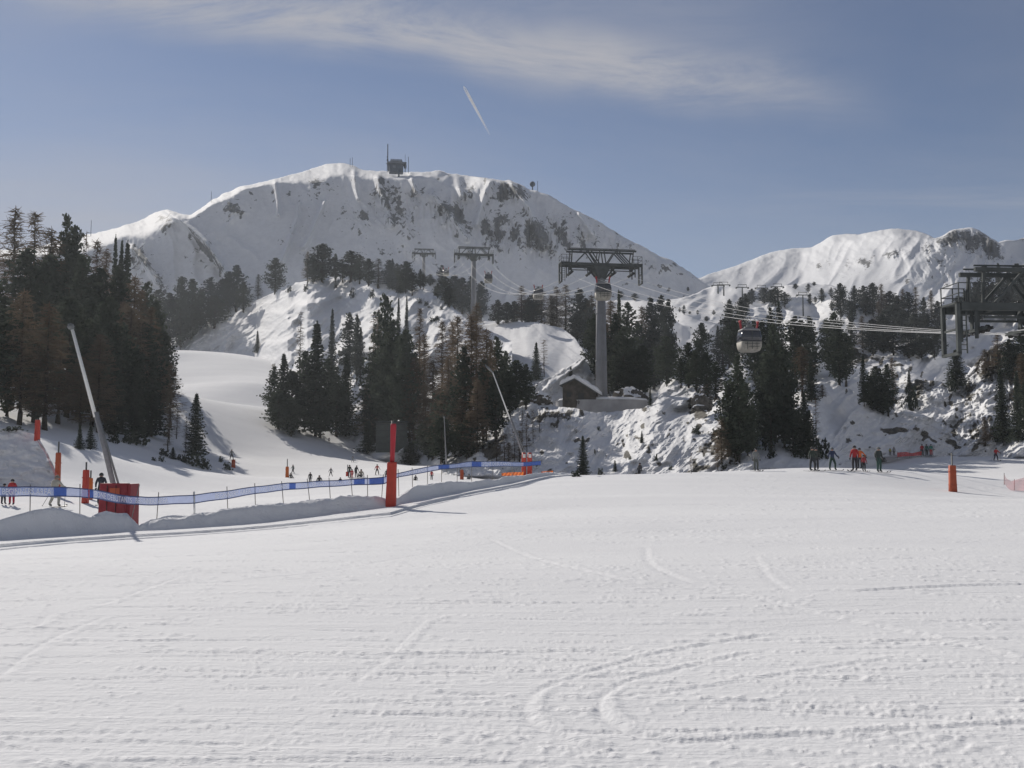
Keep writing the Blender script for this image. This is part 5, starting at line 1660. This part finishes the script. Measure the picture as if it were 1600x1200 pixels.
# px, top py, bottom py
BAN = [(-120, 758, 781), (0, 761, 775), (40, 761, 775), (85, 761, 775.5), (125, 763, 776), (150, 766, 779), (180, 772, 785), (205, 776, 788), (230, 777, 789), (262, 776, 788), (303, 773.5, 786), (355, 767, 779), (400, 760.5, 771), (450, 755, 765), (500, 752, 761), (548, 749.5, 758), (600, 745.5, 756),
       (622, 740, 745.5), (645, 734, 741), (668, 730, 737.5), (690, 726, 733), (715, 724.5, 731), (737, 721, 729.5), (770, 721, 729), (800, 722, 728.5), (825, 722, 728), (842, 720.5, 727)]
BAND = [(-120, 34.5), (0, 35), (200, 42), (400, 45), (612, 46.6), (700, 54), (780, 66), (860, 80)]
BTOP = [(b[0], b[1]) for b in BAN]; BBOT = [(b[0], b[2]) for b in BAN]


def ban_pt(px, f, front=0.0):
    D = float(interp(BAND, px)) - front
    py = float(interp(BTOP, px)) * f + float(interp(BBOT, px)) * (1 - f)
    py += .5 * math.sin(px * .11) * (1 if px > 10 else 0) * .6
    return W(px, py, D)


POSTS_F = [(-70, -70, 756, 806), (47.5, 47, 757, 806), (125, 125, 756, 812), (218, 203, 757, 806), (248, 244, 769, 812), (303, 305, 768, 815), (354.5, 357, 760, 804), (398, 400, 755, 800), (440, 445, 752, 795), (480, 487, 748, 792), (514, 518, 746, 789), (548, 553, 744, 787), (574, 575, 742, 785), (599, 595, 741, 783),
           (622, 624, 733, 775), (644, 645, 731, 768), (668, 668, 727, 762), (690, 690, 722, 756), (715, 714, 721, 750), (737, 737, 718, 748), (770, 770, 718, 746), (800, 800, 718, 744), (842, 842, 718, 742)]


def lettering(txt, px0, px1, parent, f0=.18, f1=.84):
    cu_ = bpy.data.curves.new("lettering", "FONT"); cu_.body = txt; cu_.size = 1.0
    ob = bpy.data.objects.new("lettering", cu_); COL.objects.link(ob)
    dg = bpy.context.evaluated_depsgraph_get()
    me = bpy.data.meshes.new_from_object(ob.evaluated_get(dg))
    bpy.data.objects.remove(ob)
    xs = [v.co.x for v in me.vertices]; ys = [v.co.y for v in me.vertices]
    x0, x1, y0, y1 = min(xs), max(xs), min(ys), max(ys)
    for v in me.vertices:
        px = px0 + (v.co.x - x0) / (x1 - x0) * (px1 - px0)
        f = f0 + (v.co.y - y0) / (y1 - y0) * (f1 - f0)
        v.co = ban_pt(px, f, .035)
    me.materials.clear(); me.materials.append(M_LET)
    o = bpy.data.objects.new("lettering", me); COL.objects.link(o); o.parent = parent
    return o


fence = []
SEGS = [(-120, 138, "left section reading BEGINNERS AREA below the mound"), (140, 303, "section reading ZONE DEBUTANTS across the dark red mat"), (303, 605, "long middle section left of the tall red post"),
        (619, 845, "far section right of the tall red post")]
for si, (a, b, lab) in enumerate(SEGS):
    t = thing("banner_fence", "blue banner on thin stakes, " + lab, "banner fence", (0, 0, 0), 0, "banner fence round the beginners' area")
    n = int((b - a) / 4) + 2
    pxs = np.linspace(a, b, n)
    m = MB(); top = [ban_pt(x, 1) for x in pxs]; bot = [ban_pt(x, 0) for x in pxs]
    m.add(top + bot, [(i, i + 1, n + i + 1, n + i) for i in range(n - 1)])
    bn = m.build("banner", M_BAN, t)
    m = MB(); m.tube([ban_pt(x, 1, .01) for x in pxs], .022, 5); m.tube([ban_pt(x, 0, .01) for x in pxs], .022, 5); m.build("hem", M_HEM, bn)
    for c0, c1 in ((84, 104), (137, 146), (452, 462), (553, 570), (577, 600), (685, 702), (737, 752), (818, 845)):
        if c0 >= a - 4 and c1 <= b + 9:
            xx = np.linspace(max(c0, a), min(c1, b), 6)
            m = MB(); tt = [ban_pt(x, .95, .02) for x in xx]; bb_ = [ban_pt(x, .05, .02) for x in xx]
            m.add(tt + bb_, [(i, i + 1, 6 + i + 1, 6 + i) for i in range(5)]); m.build("blue_panel", M_BANB, bn)
    for (p1, p2, tp, bs) in POSTS_F:
        if a - 1 <= p1 < b - 1 or (si == 3 and p1 > 800):
            D = float(interp(BAND, p1)) + .03
            m = MB(); r_ = .018 if p1 != 303 else .045
            A, B_ = W(p1, tp, D), W(p2, bs + 6, D)
            m.tube([B_ + Vector((0, 0, -.3)), A], [r_, r_], 6)
            po = m.build("stake", M_STAKE if p1 != 303 else M_WHITE, t, True)
            if p1 == 303:
                po["label"] = "thicker white stake"
    fence.append(bn)
lettering("S BEGINNERS AREA", -4, 80, fence[0])
lettering("ZONE DEBUTANTS", 147, 206, fence[1])
lettering("BEGINNERS AREA", 212, 262, fence[1])
lettering("BEGINNERS AREA", 336, 392, fence[2])
lettering("ZONE DEBUTANTS", 405, 448, fence[2])
lettering("ZONE DEBUTANTS", 470, 512, fence[2])
lettering("BEGINNERS AREA", 516, 551, fence[2])
lettering("BEGINNERS AREA", 625, 666, fence[3])
lettering("ZONE DEBUTANTS", 754, 798, fence[3])

# orange, red and pink nets
M_ORN = net_mat("orange_net", (.85, .24, .05), .85)
M_RDN = net_mat("red_net", (.75, .05, .05), .8)
M_PKN = net_mat("pink_net", (.62, .18, .2), .38)


def net(pxtopbot, D, mat, name, label, posts=True, wob=.06, Ds=None):
    c = W(pxtopbot[0][0], pxtopbot[0][2], D if Ds is None else Ds[0])
    t = thing(name, label, "safety net", c)
    m = MB(); n = 30; x0, x1 = pxtopbot[0][0], pxtopbot[-1][0]; rows = 5
    vs = []
    for j in range(rows):
        for i in range(n):
            x = x0 + (x1 - x0) * i / (n - 1)
            tp = float(interp([(q[0], q[1]) for q in pxtopbot], x)); bt = float(interp([(q[0], q[2]) for q in pxtopbot], x))
            d = D if Ds is None else Ds[0] + (Ds[1] - Ds[0]) * i / (n - 1)
            p = W(x, tp + (bt - tp) * j / (rows - 1), d + wob * math.sin(i * 1.3 + j))
            vs.append(p - c)
    m.add(vs, [(j * n + i, j * n + i + 1, (j + 1) * n + i + 1, (j + 1) * n + i) for j in range(rows - 1) for i in range(n - 1)])
    m.build("netting", mat, t)
    if posts:
        k = max(2, int((x1 - x0) / 14))
        for i in range(k + 1):
            x = x0 + (x1 - x0) * i / k
            tp = float(interp([(q[0], q[1]) for q in pxtopbot], x)); bt = float(interp([(q[0], q[2]) for q in pxtopbot], x))
            d = D if Ds is None else Ds[0] + (Ds[1] - Ds[0]) * i / k
            m = MB(); m.tube([W(x, bt + 3, d + .1) - c, W(x, tp - 2, d + .1) - c], .02, 6); m.build("stake", M_STAKE, t)
    return t


net([(784, 739, 743.5), (800, 738, 743), (818, 737.5, 743)], 82, M_ORN, "safety_net", "bright orange net, longer piece left of the two red pads")
net([(846, 737, 742), (856, 736, 742), (864, 735.5, 740)], 84, M_ORN, "safety_net", "short orange net piece right of the two red pads")
net([(1402, 707, 714), (1415, 706, 713), (1425, 708, 712.5), (1440, 705, 711.5)], 133, M_RDN, "safety_net", "bright red net slumped on the snow before the snow dome", Ds=(133, 134))
net([(1569, 741, 755), (1573, 748, 761), (1580, 752, 767), (1600, 746, 768), (1680, 742, 770)], 70, M_PKN, "safety_net", "faded pink net sagging at the right edge of the field")
net([(58, 686, 689), (72, 706, 711), (84, 732, 740), (92, 745, 754)], 60, M_PKN, "safety_net", "thin pinkish net running down the side of the snow mound", posts=False, Ds=(63, 59))

# contrail
M_TRAIL = bpy.data.materials.new("contrail_vapour"); nt, N, L = nodes_of(M_TRAIL)
bs_ = N["Principled BSDF"]; bs_.inputs["Base Color"].default_value = (.97, .97, .97, 1); bs_.inputs["Roughness"].default_value = 1
tcn = N.new("ShaderNodeTexCoord"); sx = N.new("ShaderNodeSeparateXYZ"); L.new(tcn.outputs["Generated"], sx.inputs[0])
tl = N.new("ShaderNodeBsdfTranslucent"); tl.inputs["Color"].default_value = (.95, .95, .97, 1)
mt = N.new("ShaderNodeMixShader"); mt.inputs[0].default_value = .5; L.new(bs_.outputs[0], mt.inputs[1]); L.new(tl.outputs[0], mt.inputs[2])
mr_ = N.new("ShaderNodeMapRange"); L.new(sx.outputs["Z"], mr_.inputs["Value"]); mr_.inputs["From Min"].default_value = 0.0; mr_.inputs["From Max"].default_value = .75; mr_.inputs["To Max"].default_value = .95
tr_ = N.new("ShaderNodeBsdfTransparent"); mx_ = N.new("ShaderNodeMixShader")
L.new(mr_.outputs["Result"], mx_.inputs[0]); L.new(tr_.outputs[0], mx_.inputs[1]); L.new(mt.outputs[0], mx_.inputs[2]); L.new(mx_.outputs[0], N["Material Output"].inputs["Surface"])
CD = 9000; a = W(724.5, 135, CD); c = W(766, 212, CD * .96)
for dx, lab in ((-1.1, "left"), (1.3, "right")):
    m = MB(); pts = []; rr_ = []
    for k in range(24):
        f = k / 23
        q = a.lerp(c, f) + Vector((dx * 7.0 * (1 - f * .7) * (1 if k else 0), 0, 0))
        pts.append(q); rr_.append(2.2 + 4.6 * min(1, f * 5) * (1 - .5 * f))
    m.tube(pts, rr_, 8)
    o = m.build("contrail", M_TRAIL, None, True)
    tag(o, f"{lab} strand of the white vapour trail above the mountain", "contrail", "contrail strands")
# ------------------------------------------------------------------ people
def _pose(kind):
    J = {"pelvis": ((0, 0, .95), .145), "waist": ((0, 0, 1.12), .14), "chest": ((0, -.01, 1.36), .17), "neck": ((0, 0, 1.52), .065), "head": ((0, -.02, 1.61), .098), "crown": ((0, -.01, 1.70), .085), "nose": ((0, -.115, 1.62), .022)}
    for s, n in ((1, "l"), (-1, "r")):
        J["sho" + n] = ((s * .18, 0, 1.43), .085); J["elb" + n] = ((s * .27, .02, 1.17), .062); J["wri" + n] = ((s * .29, -.08, .94), .045)
        J["hip" + n] = ((s * .10, 0, .88), .115); J["kne" + n] = ((s * .12, -.04, .50), .085); J["ank" + n] = ((s * .12, .0, .12), .07); J["toe" + n] = ((s * .13, -.17, .06), .055)
    if kind == "plough":        # skis apart, knees bent, arms forward
        for k, dz, dyy in (("pelvis", -.1, .05), ("waist", -.1, .02), ("chest", -.11, -.08), ("neck", -.12, -.12), ("head", -.12, -.15), ("crown", -.12, -.14), ("nose", -.12, -.15)):
            (x, y, z_), r = J[k]; J[k] = ((x, y + dyy, z_ + dz), r)
        for s, n in ((1, "l"), (-1, "r")):
            J["sho" + n] = ((s * .18, -.09, 1.31), .085); J["elb" + n] = ((s * .34, -.16, 1.09), .062); J["wri" + n] = ((s * .36, -.38, 1.0), .045)
            J["hip" + n] = ((s * .12, .04, .8), .115); J["kne" + n] = ((s * .21, -.1, .46), .085); J["ank" + n] = ((s * .29, .03, .12), .07); J["toe" + n] = ((s * .27, -.14, .06), .055)
    if kind == "stride":        # legs apart, seen in outline like an A
        for s, n in ((1, "l"), (-1, "r")):
            J["kne" + n] = ((s * .20, -.05 - .05 * s, .49), .085); J["ank" + n] = ((s * .30, .08 * s, .12), .07); J["toe" + n] = ((s * .32, .08 * s - .16, .06), .055)
            J["elb" + n] = ((s * .32, -.02, 1.2), .062); J["wri" + n] = ((s * .42, -.12, 1.02), .045)
    if kind == "reach":         # one arm stretched out and down
        J["elbl"] = ((.36, -.05, 1.22), .062); J["wril"] = ((.52, -.12, 1.02), .045)
    if kind == "lean":
        for k, dx in (("pelvis", .0), ("waist", .03), ("chest", .08), ("neck", .1), ("head", .12), ("crown", .12), ("nose", .12), ("shol", .09), ("shor", .09), ("elbl", .12), ("elbr", .05), ("wril", .16), ("wrir", .02)):
            (x, y, z_), r = J[k]; J[k] = ((x + dx, y, z_), r)
        J["knel"] = ((.16, -.06, .5), .085); J["ankl"] = ((.22, .0, .12), .07); J["toel"] = ((.23, -.16, .06), .055)
    if kind == "sit":           # sitting on the snow
        for k in ("pelvis", "waist", "chest", "neck", "head", "crown", "nose"):
            (x, y, z_), r = J[k]; J[k] = ((x, y + .1, z_ - .78), r)
        for s, n in ((1, "l"), (-1, "r")):
            J["sho" + n] = ((s * .18, .1, .65), .085); J["elb" + n] = ((s * .3, .12, .42), .062); J["wri" + n] = ((s * .34, .0, .2), .045)
            J["hip" + n] = ((s * .11, .05, .14), .115); J["kne" + n] = ((s * .2, -.38, .34), .085); J["ank" + n] = ((s * .22, -.75, .1), .07); J["toe" + n] = ((s * .22, -.85, .2), .055)
    return J


BONES = [("pelvis", "waist", 0), ("waist", "chest", 0), ("chest", "neck", 0), ("neck", "head", 2), ("head", "crown", 2), ("head", "nose", 2)]
for n in "lr":
    BONES += [("chest", "sho" + n, 0), ("sho" + n, "elb" + n, 0), ("elb" + n, "wri" + n, 0), ("pelvis", "hip" + n, 1), ("hip" + n, "kne" + n, 1), ("kne" + n, "ank" + n, 1), ("ank" + n, "toe" + n, 3)]
M_SKIN = simple_mat("skin", (.50, .31, .23), .6, 0, .05)
M_BOOT = simple_mat("ski_boot", (.05, .05, .055), .5, 0, .2)
BODY = {}


def body_mesh(kind):
    if kind in BODY:
        return BODY[kind]
    J = _pose(kind); names = list(J)
    me = bpy.data.meshes.new("body_skeleton")
    me.from_pydata([J[k][0] for k in names], [(names.index(a), names.index(b)) for a, b, _ in BONES], [])
    ob = bpy.data.objects.new("body_skeleton", me); COL.objects.link(ob)
    md = ob.modifiers.new("skin", "SKIN"); md.use_smooth_shade = True
    for i, k in enumerate(names):
        me.skin_vertices[0].data[i].radius = (J[k][1], J[k][1] * (.8 if k in ("chest", "waist", "pelvis") else 1))
        me.skin_vertices[0].data[i].use_root = (k == "pelvis")
    sb_ = ob.modifiers.new("sub", "SUBSURF"); sb_.levels = 1; sb_.render_levels = 1
    dg = bpy.context.evaluated_depsgraph_get(); dg.update()
    out = bpy.data.meshes.new_from_object(ob.evaluated_get(dg))
    out.name = "body"
    bpy.data.objects.remove(ob)
    out.materials.clear()
    for _ in range(4):
        out.materials.append(M_SKIN)
    segs = [(Vector(J[a][0]), Vector(J[b][0]), mi) for a, b, mi in BONES]
    for p in out.polygons:
        c = p.center; best = (9, 0)
        for a, b, mi in segs:
            ab = b - a; t_ = max(0, min(1, (c - a).dot(ab) / ab.length_squared)); d = (a + ab * t_ - c).length
            if d < best[0]:
                best = (d, mi)
        p.material_index = best[1]; p.use_smooth = True
    BODY[kind] = (out, J)
    return BODY[kind]


def glove_mesh():
    m = MB()
    m.loft([rrect(0, 0, 0, .04, .025, .015), rrect(0, 0, -.05, .05, .028, .02), rrect(0, 0, -.10, .048, .024, .018)])
    for i, (x, l) in enumerate(((-.036, .06), (-.012, .075), (.012, .07), (.036, .05))):
        m.tube([(x, 0, -.095), (x, -.012, -.095 - l * .5), (x, -.035, -.095 - l * .9)], [.0125, .012, .009], 6)
    m.tube([(.045, -.005, -.03), (.072, -.02, -.055), (.075, -.035, -.085)], [.015, .013, .01], 6)
    return m.mesh("glove", M_BOOT, True)


def helmet_mesh():
    m = MB(); rings = []
    for i in range(7):
        a = -.25 + (PI / 2 + .25) * i / 6
        rings.append([Vector((.125 * math.cos(a) * math.cos(2 * PI * k / 14), .01 + .14 * math.cos(a) * math.sin(2 * PI * k / 14), .14 * math.sin(a))) for k in range(14)])
    m.loft(rings); return m.mesh("helmet", M_BOOT, True)


def ski_mesh():
    m = MB(); rings = []
    for y, w, z_ in ((-.95, .03, .1), (-.86, .05, .035), (-.75, .052, .01), (0, .036, .01), (.7, .048, .01), (.78, .04, .02)):
        rings.append([Vector((-w, y, z_)), Vector((w, y, z_)), Vector((w, y, z_ + .018)), Vector((-w, y, z_ + .018))])
    m.loft(rings); return m.mesh("ski", M_BOOT)


GLOVE, HELMET, SKI = glove_mesh(), helmet_mesh(), ski_mesh()
m = MB(); m.loft([rrect(0, 0, -.02, .085, .03, .02), rrect(0, 0, .045, .08, .03, .02)]); GOGGLE = m.mesh("goggles", M_GLASS, True)
m = MB(); m.loft([rrect(0, 0, 0, .15, .09, .05), rrect(0, 0, .25, .16, .11, .05), rrect(0, 0, .42, .11, .07, .05)]); PACK = m.mesh("backpack", M_BOOT, True)
CLOTH = {}


def cloth(c):
    if c not in CLOTH:
        CLOTH[c] = simple_mat("cloth_%d" % len(CLOTH), c, .8, 0, .12, 5)
    return CLOTH[c]


def child(name, me, parent, loc, rot=(0, 0, 0), mat=None, sc=None):
    o = bpy.data.objects.new(name, me); COL.objects.link(o); o.parent = parent; o.location = loc; o.rotation_euler = rot
    if sc:
        o.scale = sc
    if mat:
        o.material_slots[0].link = "OBJECT"; o.material_slots[0].material = mat
    return o


def person(px, py, hpx, yaw, jac, tro, pose, label, D=None, hat=None, skis=True, pack=None, group="skiers and walkers on the snow"):
    p = stand(px, py, D)
    me, J = body_mesh(pose)
    H = hpx / 1600 * p.y
    s = H / (1.78 if pose != "sit" else 1.0)
    s = max(.5, min(1.15, s))
    t = thing("person", label, "person", p, yaw, group)
    t.scale = (s, s, s)
    o = child("body", me, t, (0, 0, 0.01))
    for i, mt in enumerate((cloth(jac), cloth(tro), M_SKIN, M_BOOT)):
        o.material_slots[i].link = "OBJECT"; o.material_slots[i].material = mt
    hd = Vector(J["head"][0])
    child("helmet", HELMET, t, hd + Vector((0, .01, .03)), (0, 0, 0), cloth(hat or (.03, .03, .035)))
    child("goggles", GOGGLE, t, hd + Vector((0, -.085, .015)))
    for n in "lr":
        w = Vector(J["wri" + n][0]); e = Vector(J["elb" + n][0])
        q = (w - e).to_track_quat("-Z", "Y").to_euler()
        child("glove", GLOVE, t, w, q)
        if skis:
            a = Vector(J["ank" + n][0]); sgn = 1 if n == "l" else -1
            rz = {"plough": .30 * sgn, "stride": -.08 * sgn}.get(pose, 0)
            child("ski", SKI, t, (a.x, a.y - .05, -.005), (0, 0, -rz))
    if pack:
        c = Vector(J["chest"][0]); child("backpack", PACK, t, c + Vector((0, .19, -.3)), (0, 0, 0), cloth(pack))
    return t, s, J


def pole_pair(pr, label, spread=.2):
    t, s, J = pr
    rz = Matrix.Rotation(t.rotation_euler.z, 4, "Z")
    for n, sg in (("l", 1), ("r", -1)):
        w = Vector(t.location) + rz @ (Vector(J["wri" + n][0]) * s)
        e = Vector(t.location) + rz @ (Vector((J["wri" + n][0][0] + sg * spread, J["wri" + n][0][1] + .45, 0.02)) * s)
        m = MB(); m.tube([w + Vector((0, 0, .08)), e], .011, 6)
        o = bpy.data.objects.new("ski_pole", None); bpy.data.objects.remove(o)
        tt = thing("ski_pole", ("right" if n == "l" else "left") + " ski pole " + label, "ski pole", w)
        m2 = MB(); m2.tube([(0, 0, .08), tuple(e - w)], .012, 6); m2.build("shaft", M_POLE, tt)
        m2 = MB(); m2.tube([(e - w) * .96, (e - w) * .965], .05, 10); m2.build("basket", M_BOOT, tt)


BLACK, NAVY, REDJ, GREYJ, GREEN, BEIGE, ORANGE, YELL = (.025, .027, .032), (.03, .045, .10), (.42, .03, .035), (.19, .20, .20), (.03, .16, .11), (.42, .40, .34), (.62, .14, .03), (.30, .28, .05)
DGREY = (.05, .05, .055)
person(9, 790, 33, 1.2, (.04, .14, .14), DGREY, "lean", "child in dark teal walking at the far left edge", 52, skis=False)
person(23, 790, 41, .1, REDJ, (.40, .02, .05), "stand", "person all in red with dark hat behind the banner at left", 52, skis=False)
a = person(89, 788, 53, PI - .3, BEIGE, (.40, .39, .34), "plough", "person in pale beige ski suit braking beside the snow mound", 52.5, hat=(.2, .18, .16))
pole_pair(a, "of the skier in pale beige", .35)
person(161, 787, 50, PI + .2, (.03, .035, .05), BLACK, "stand", "person in black with helmet standing left of the dark red mat", 55.5, hat=BLACK)
person(363, 716, 17, .6, GREYJ, DGREY, "stride", "skier in grey on the piste above the dark red padded post", 136)
person(459, 738, 14, -.6, (.12, .14, .13), DGREY, "stride", "small skier just right of the orange-red padded post", 128)
person(518, 745, 14, 0, (.14, .15, .16), DGREY, "stride", "small skier with legs wide apart in the middle of the field", 116)
person(456, 757, 9, .5, BLACK, BLACK, "sit", "dark seated figure at the foot of the orange-red padded post", 100, skis=False)
person(486, 763, 18, 0, BLACK, DGREY, "stand", "dark head-and-shoulders figure just behind the banner", 92)
person(500, 763, 13, 0, DGREY, BLACK, "sit", "low dark figure behind the banner's lettering", 92, skis=False)
person(547, 754, 20, .3, (.05, .06, .05), DGREY, "stand", "taller dark figure beside the red post in the group", 100)
person(551, 755, 15, -.2, REDJ, REDJ, "stand", "child in red in front of the taller dark figure", 98)
person(557, 755, 19, .8, BLACK, DGREY, "lean", "dark figure bending right of the child in red", 100)
person(565, 754, 13, 0, (.36, .33, .27), DGREY, "sit", "seated figure in cream jacket in the group", 100, skis=False)
person(590, 754, 17, .4, (.45, .12, .1), DGREY, "stride", "skier in faded red left of the tall red post", 104)
person(604, 757, 14, 0, BLACK, BLACK, "lean", "dark figure half hidden at the tall red post's left", 96)
person(551, 722, 10, .3, GREYJ, GREYJ, "plough", "tiny grey skier at the shadow's edge on the piste", None)
person(514, 692, 9, .3, NAVY, BLACK, "plough", "tiny dark skier in the grove's shadow", None)
person(533, 762, 8, .3, BLACK, BLACK, "sit", "crouching dark figure low behind the banner", 92, skis=False)
person(675, 751, 12, 0, REDJ, BLACK, "stand", "child in dark red below the far blue banner", 92, skis=False)
person(733, 744, 9, 0, GREYJ, DGREY, "sit", "seated figure in grey right of the short padded post", 96, skis=False)
person(650, 752, 7, 0, DGREY, BLACK, "sit", "small dark seated figure right of the tall red post", 92, skis=False)
a = person(998, 743, 24, -.9, DGREY, BLACK, "lean", "person in dark clothes with backpack at the front knoll's foot", 90, pack=(.03, .03, .03))
person(1180, 741, 36, .2, GREYJ, (.10, .11, .10), "stand", "person in grey standing alone before the right-hand trees", 80)
person(1268, 741, 38, .5, (.035, .05, .04), (.03, .035, .04), "stride", "left one of two dark skiers close together on the crest", 77.5, hat=(.05, .05, .05))
person(1274, 741, 36, -.5, (.06, .065, .055), DGREY, "stand", "right one of two dark skiers close together on the crest", 78.5)
person(1299, 741, 36, .3, NAVY, (.03, .06, .05), "stride", "skier in navy standing on the crest right of the dark pair", 78, hat=(.15, .17, .17))
person(1334, 741, 40, -.7, REDJ, (.04, .035, .04), "stand", "adult in red jacket standing beside a child on the crest", 77.5)
person(1342, 733, 32, -.4, ORANGE, DGREY, "reach", "person in orange jacket behind the adult in red", 84)
person(1348, 741, 26, .2, (.36, .05, .06), BLACK, "stand", "child in dull red jacket with the adult in red on the crest", 77.5)
person(1371.5, 741, 40, .4, (.04, .05, .05), (.04, .09, .075), "stand", "person with round black backpack, rightmost of the row on the crest", 77.5, hat=(.2, .2, .2), pack=BLACK)
person(1391, 712, 12, 0, YELL, DGREY, "stand", "small figure in yellow left of the red net", None)
person(1397, 712, 14, 0, GREYJ, DGREY, "stand", "small grey figure left of the red net", None)
person(1441, 712, 18, 0, REDJ, BLACK, "stand", "left one of three small skiers beside the red net", None)
person(1448, 712, 18, .2, (.05, .13, .11), BLACK, "stand", "middle one of three small skiers beside the red net", None)
person(1455, 712, 18, -.2, (.05, .2, .15), REDJ, "stand", "right one of three small skiers beside the red net", None)
a = person(1556, 720, 22, .25, REDJ, (.035, .03, .05), "plough", "skier in red jacket gliding down on the right", None)
pole_pair(a, "of the red-jacketed skier on the right", .3)



HAZE_D = 0.0002
# ------------------------------------------------------------------ thin bright winter haze between here and the mountains
hm = bpy.data.materials.new("haze"); nt, N, L = nodes_of(hm)
N.remove(N["Principled BSDF"])
vs_ = N.new("ShaderNodeVolumeScatter"); vs_.inputs["Density"].default_value = HAZE_D; vs_.inputs["Anisotropy"].default_value = 0.35
vs_.inputs["Color"].default_value = (.86, .93, 1.0, 1)
L.new(vs_.outputs[0], N["Material Output"].inputs["Volume"])
m = MB(); m.box((0, 110, 12), (1600, 460, 130)); o = m.build("haze", hm); o["kind"] = "structure"
scene.cycles.volume_bounces = 0
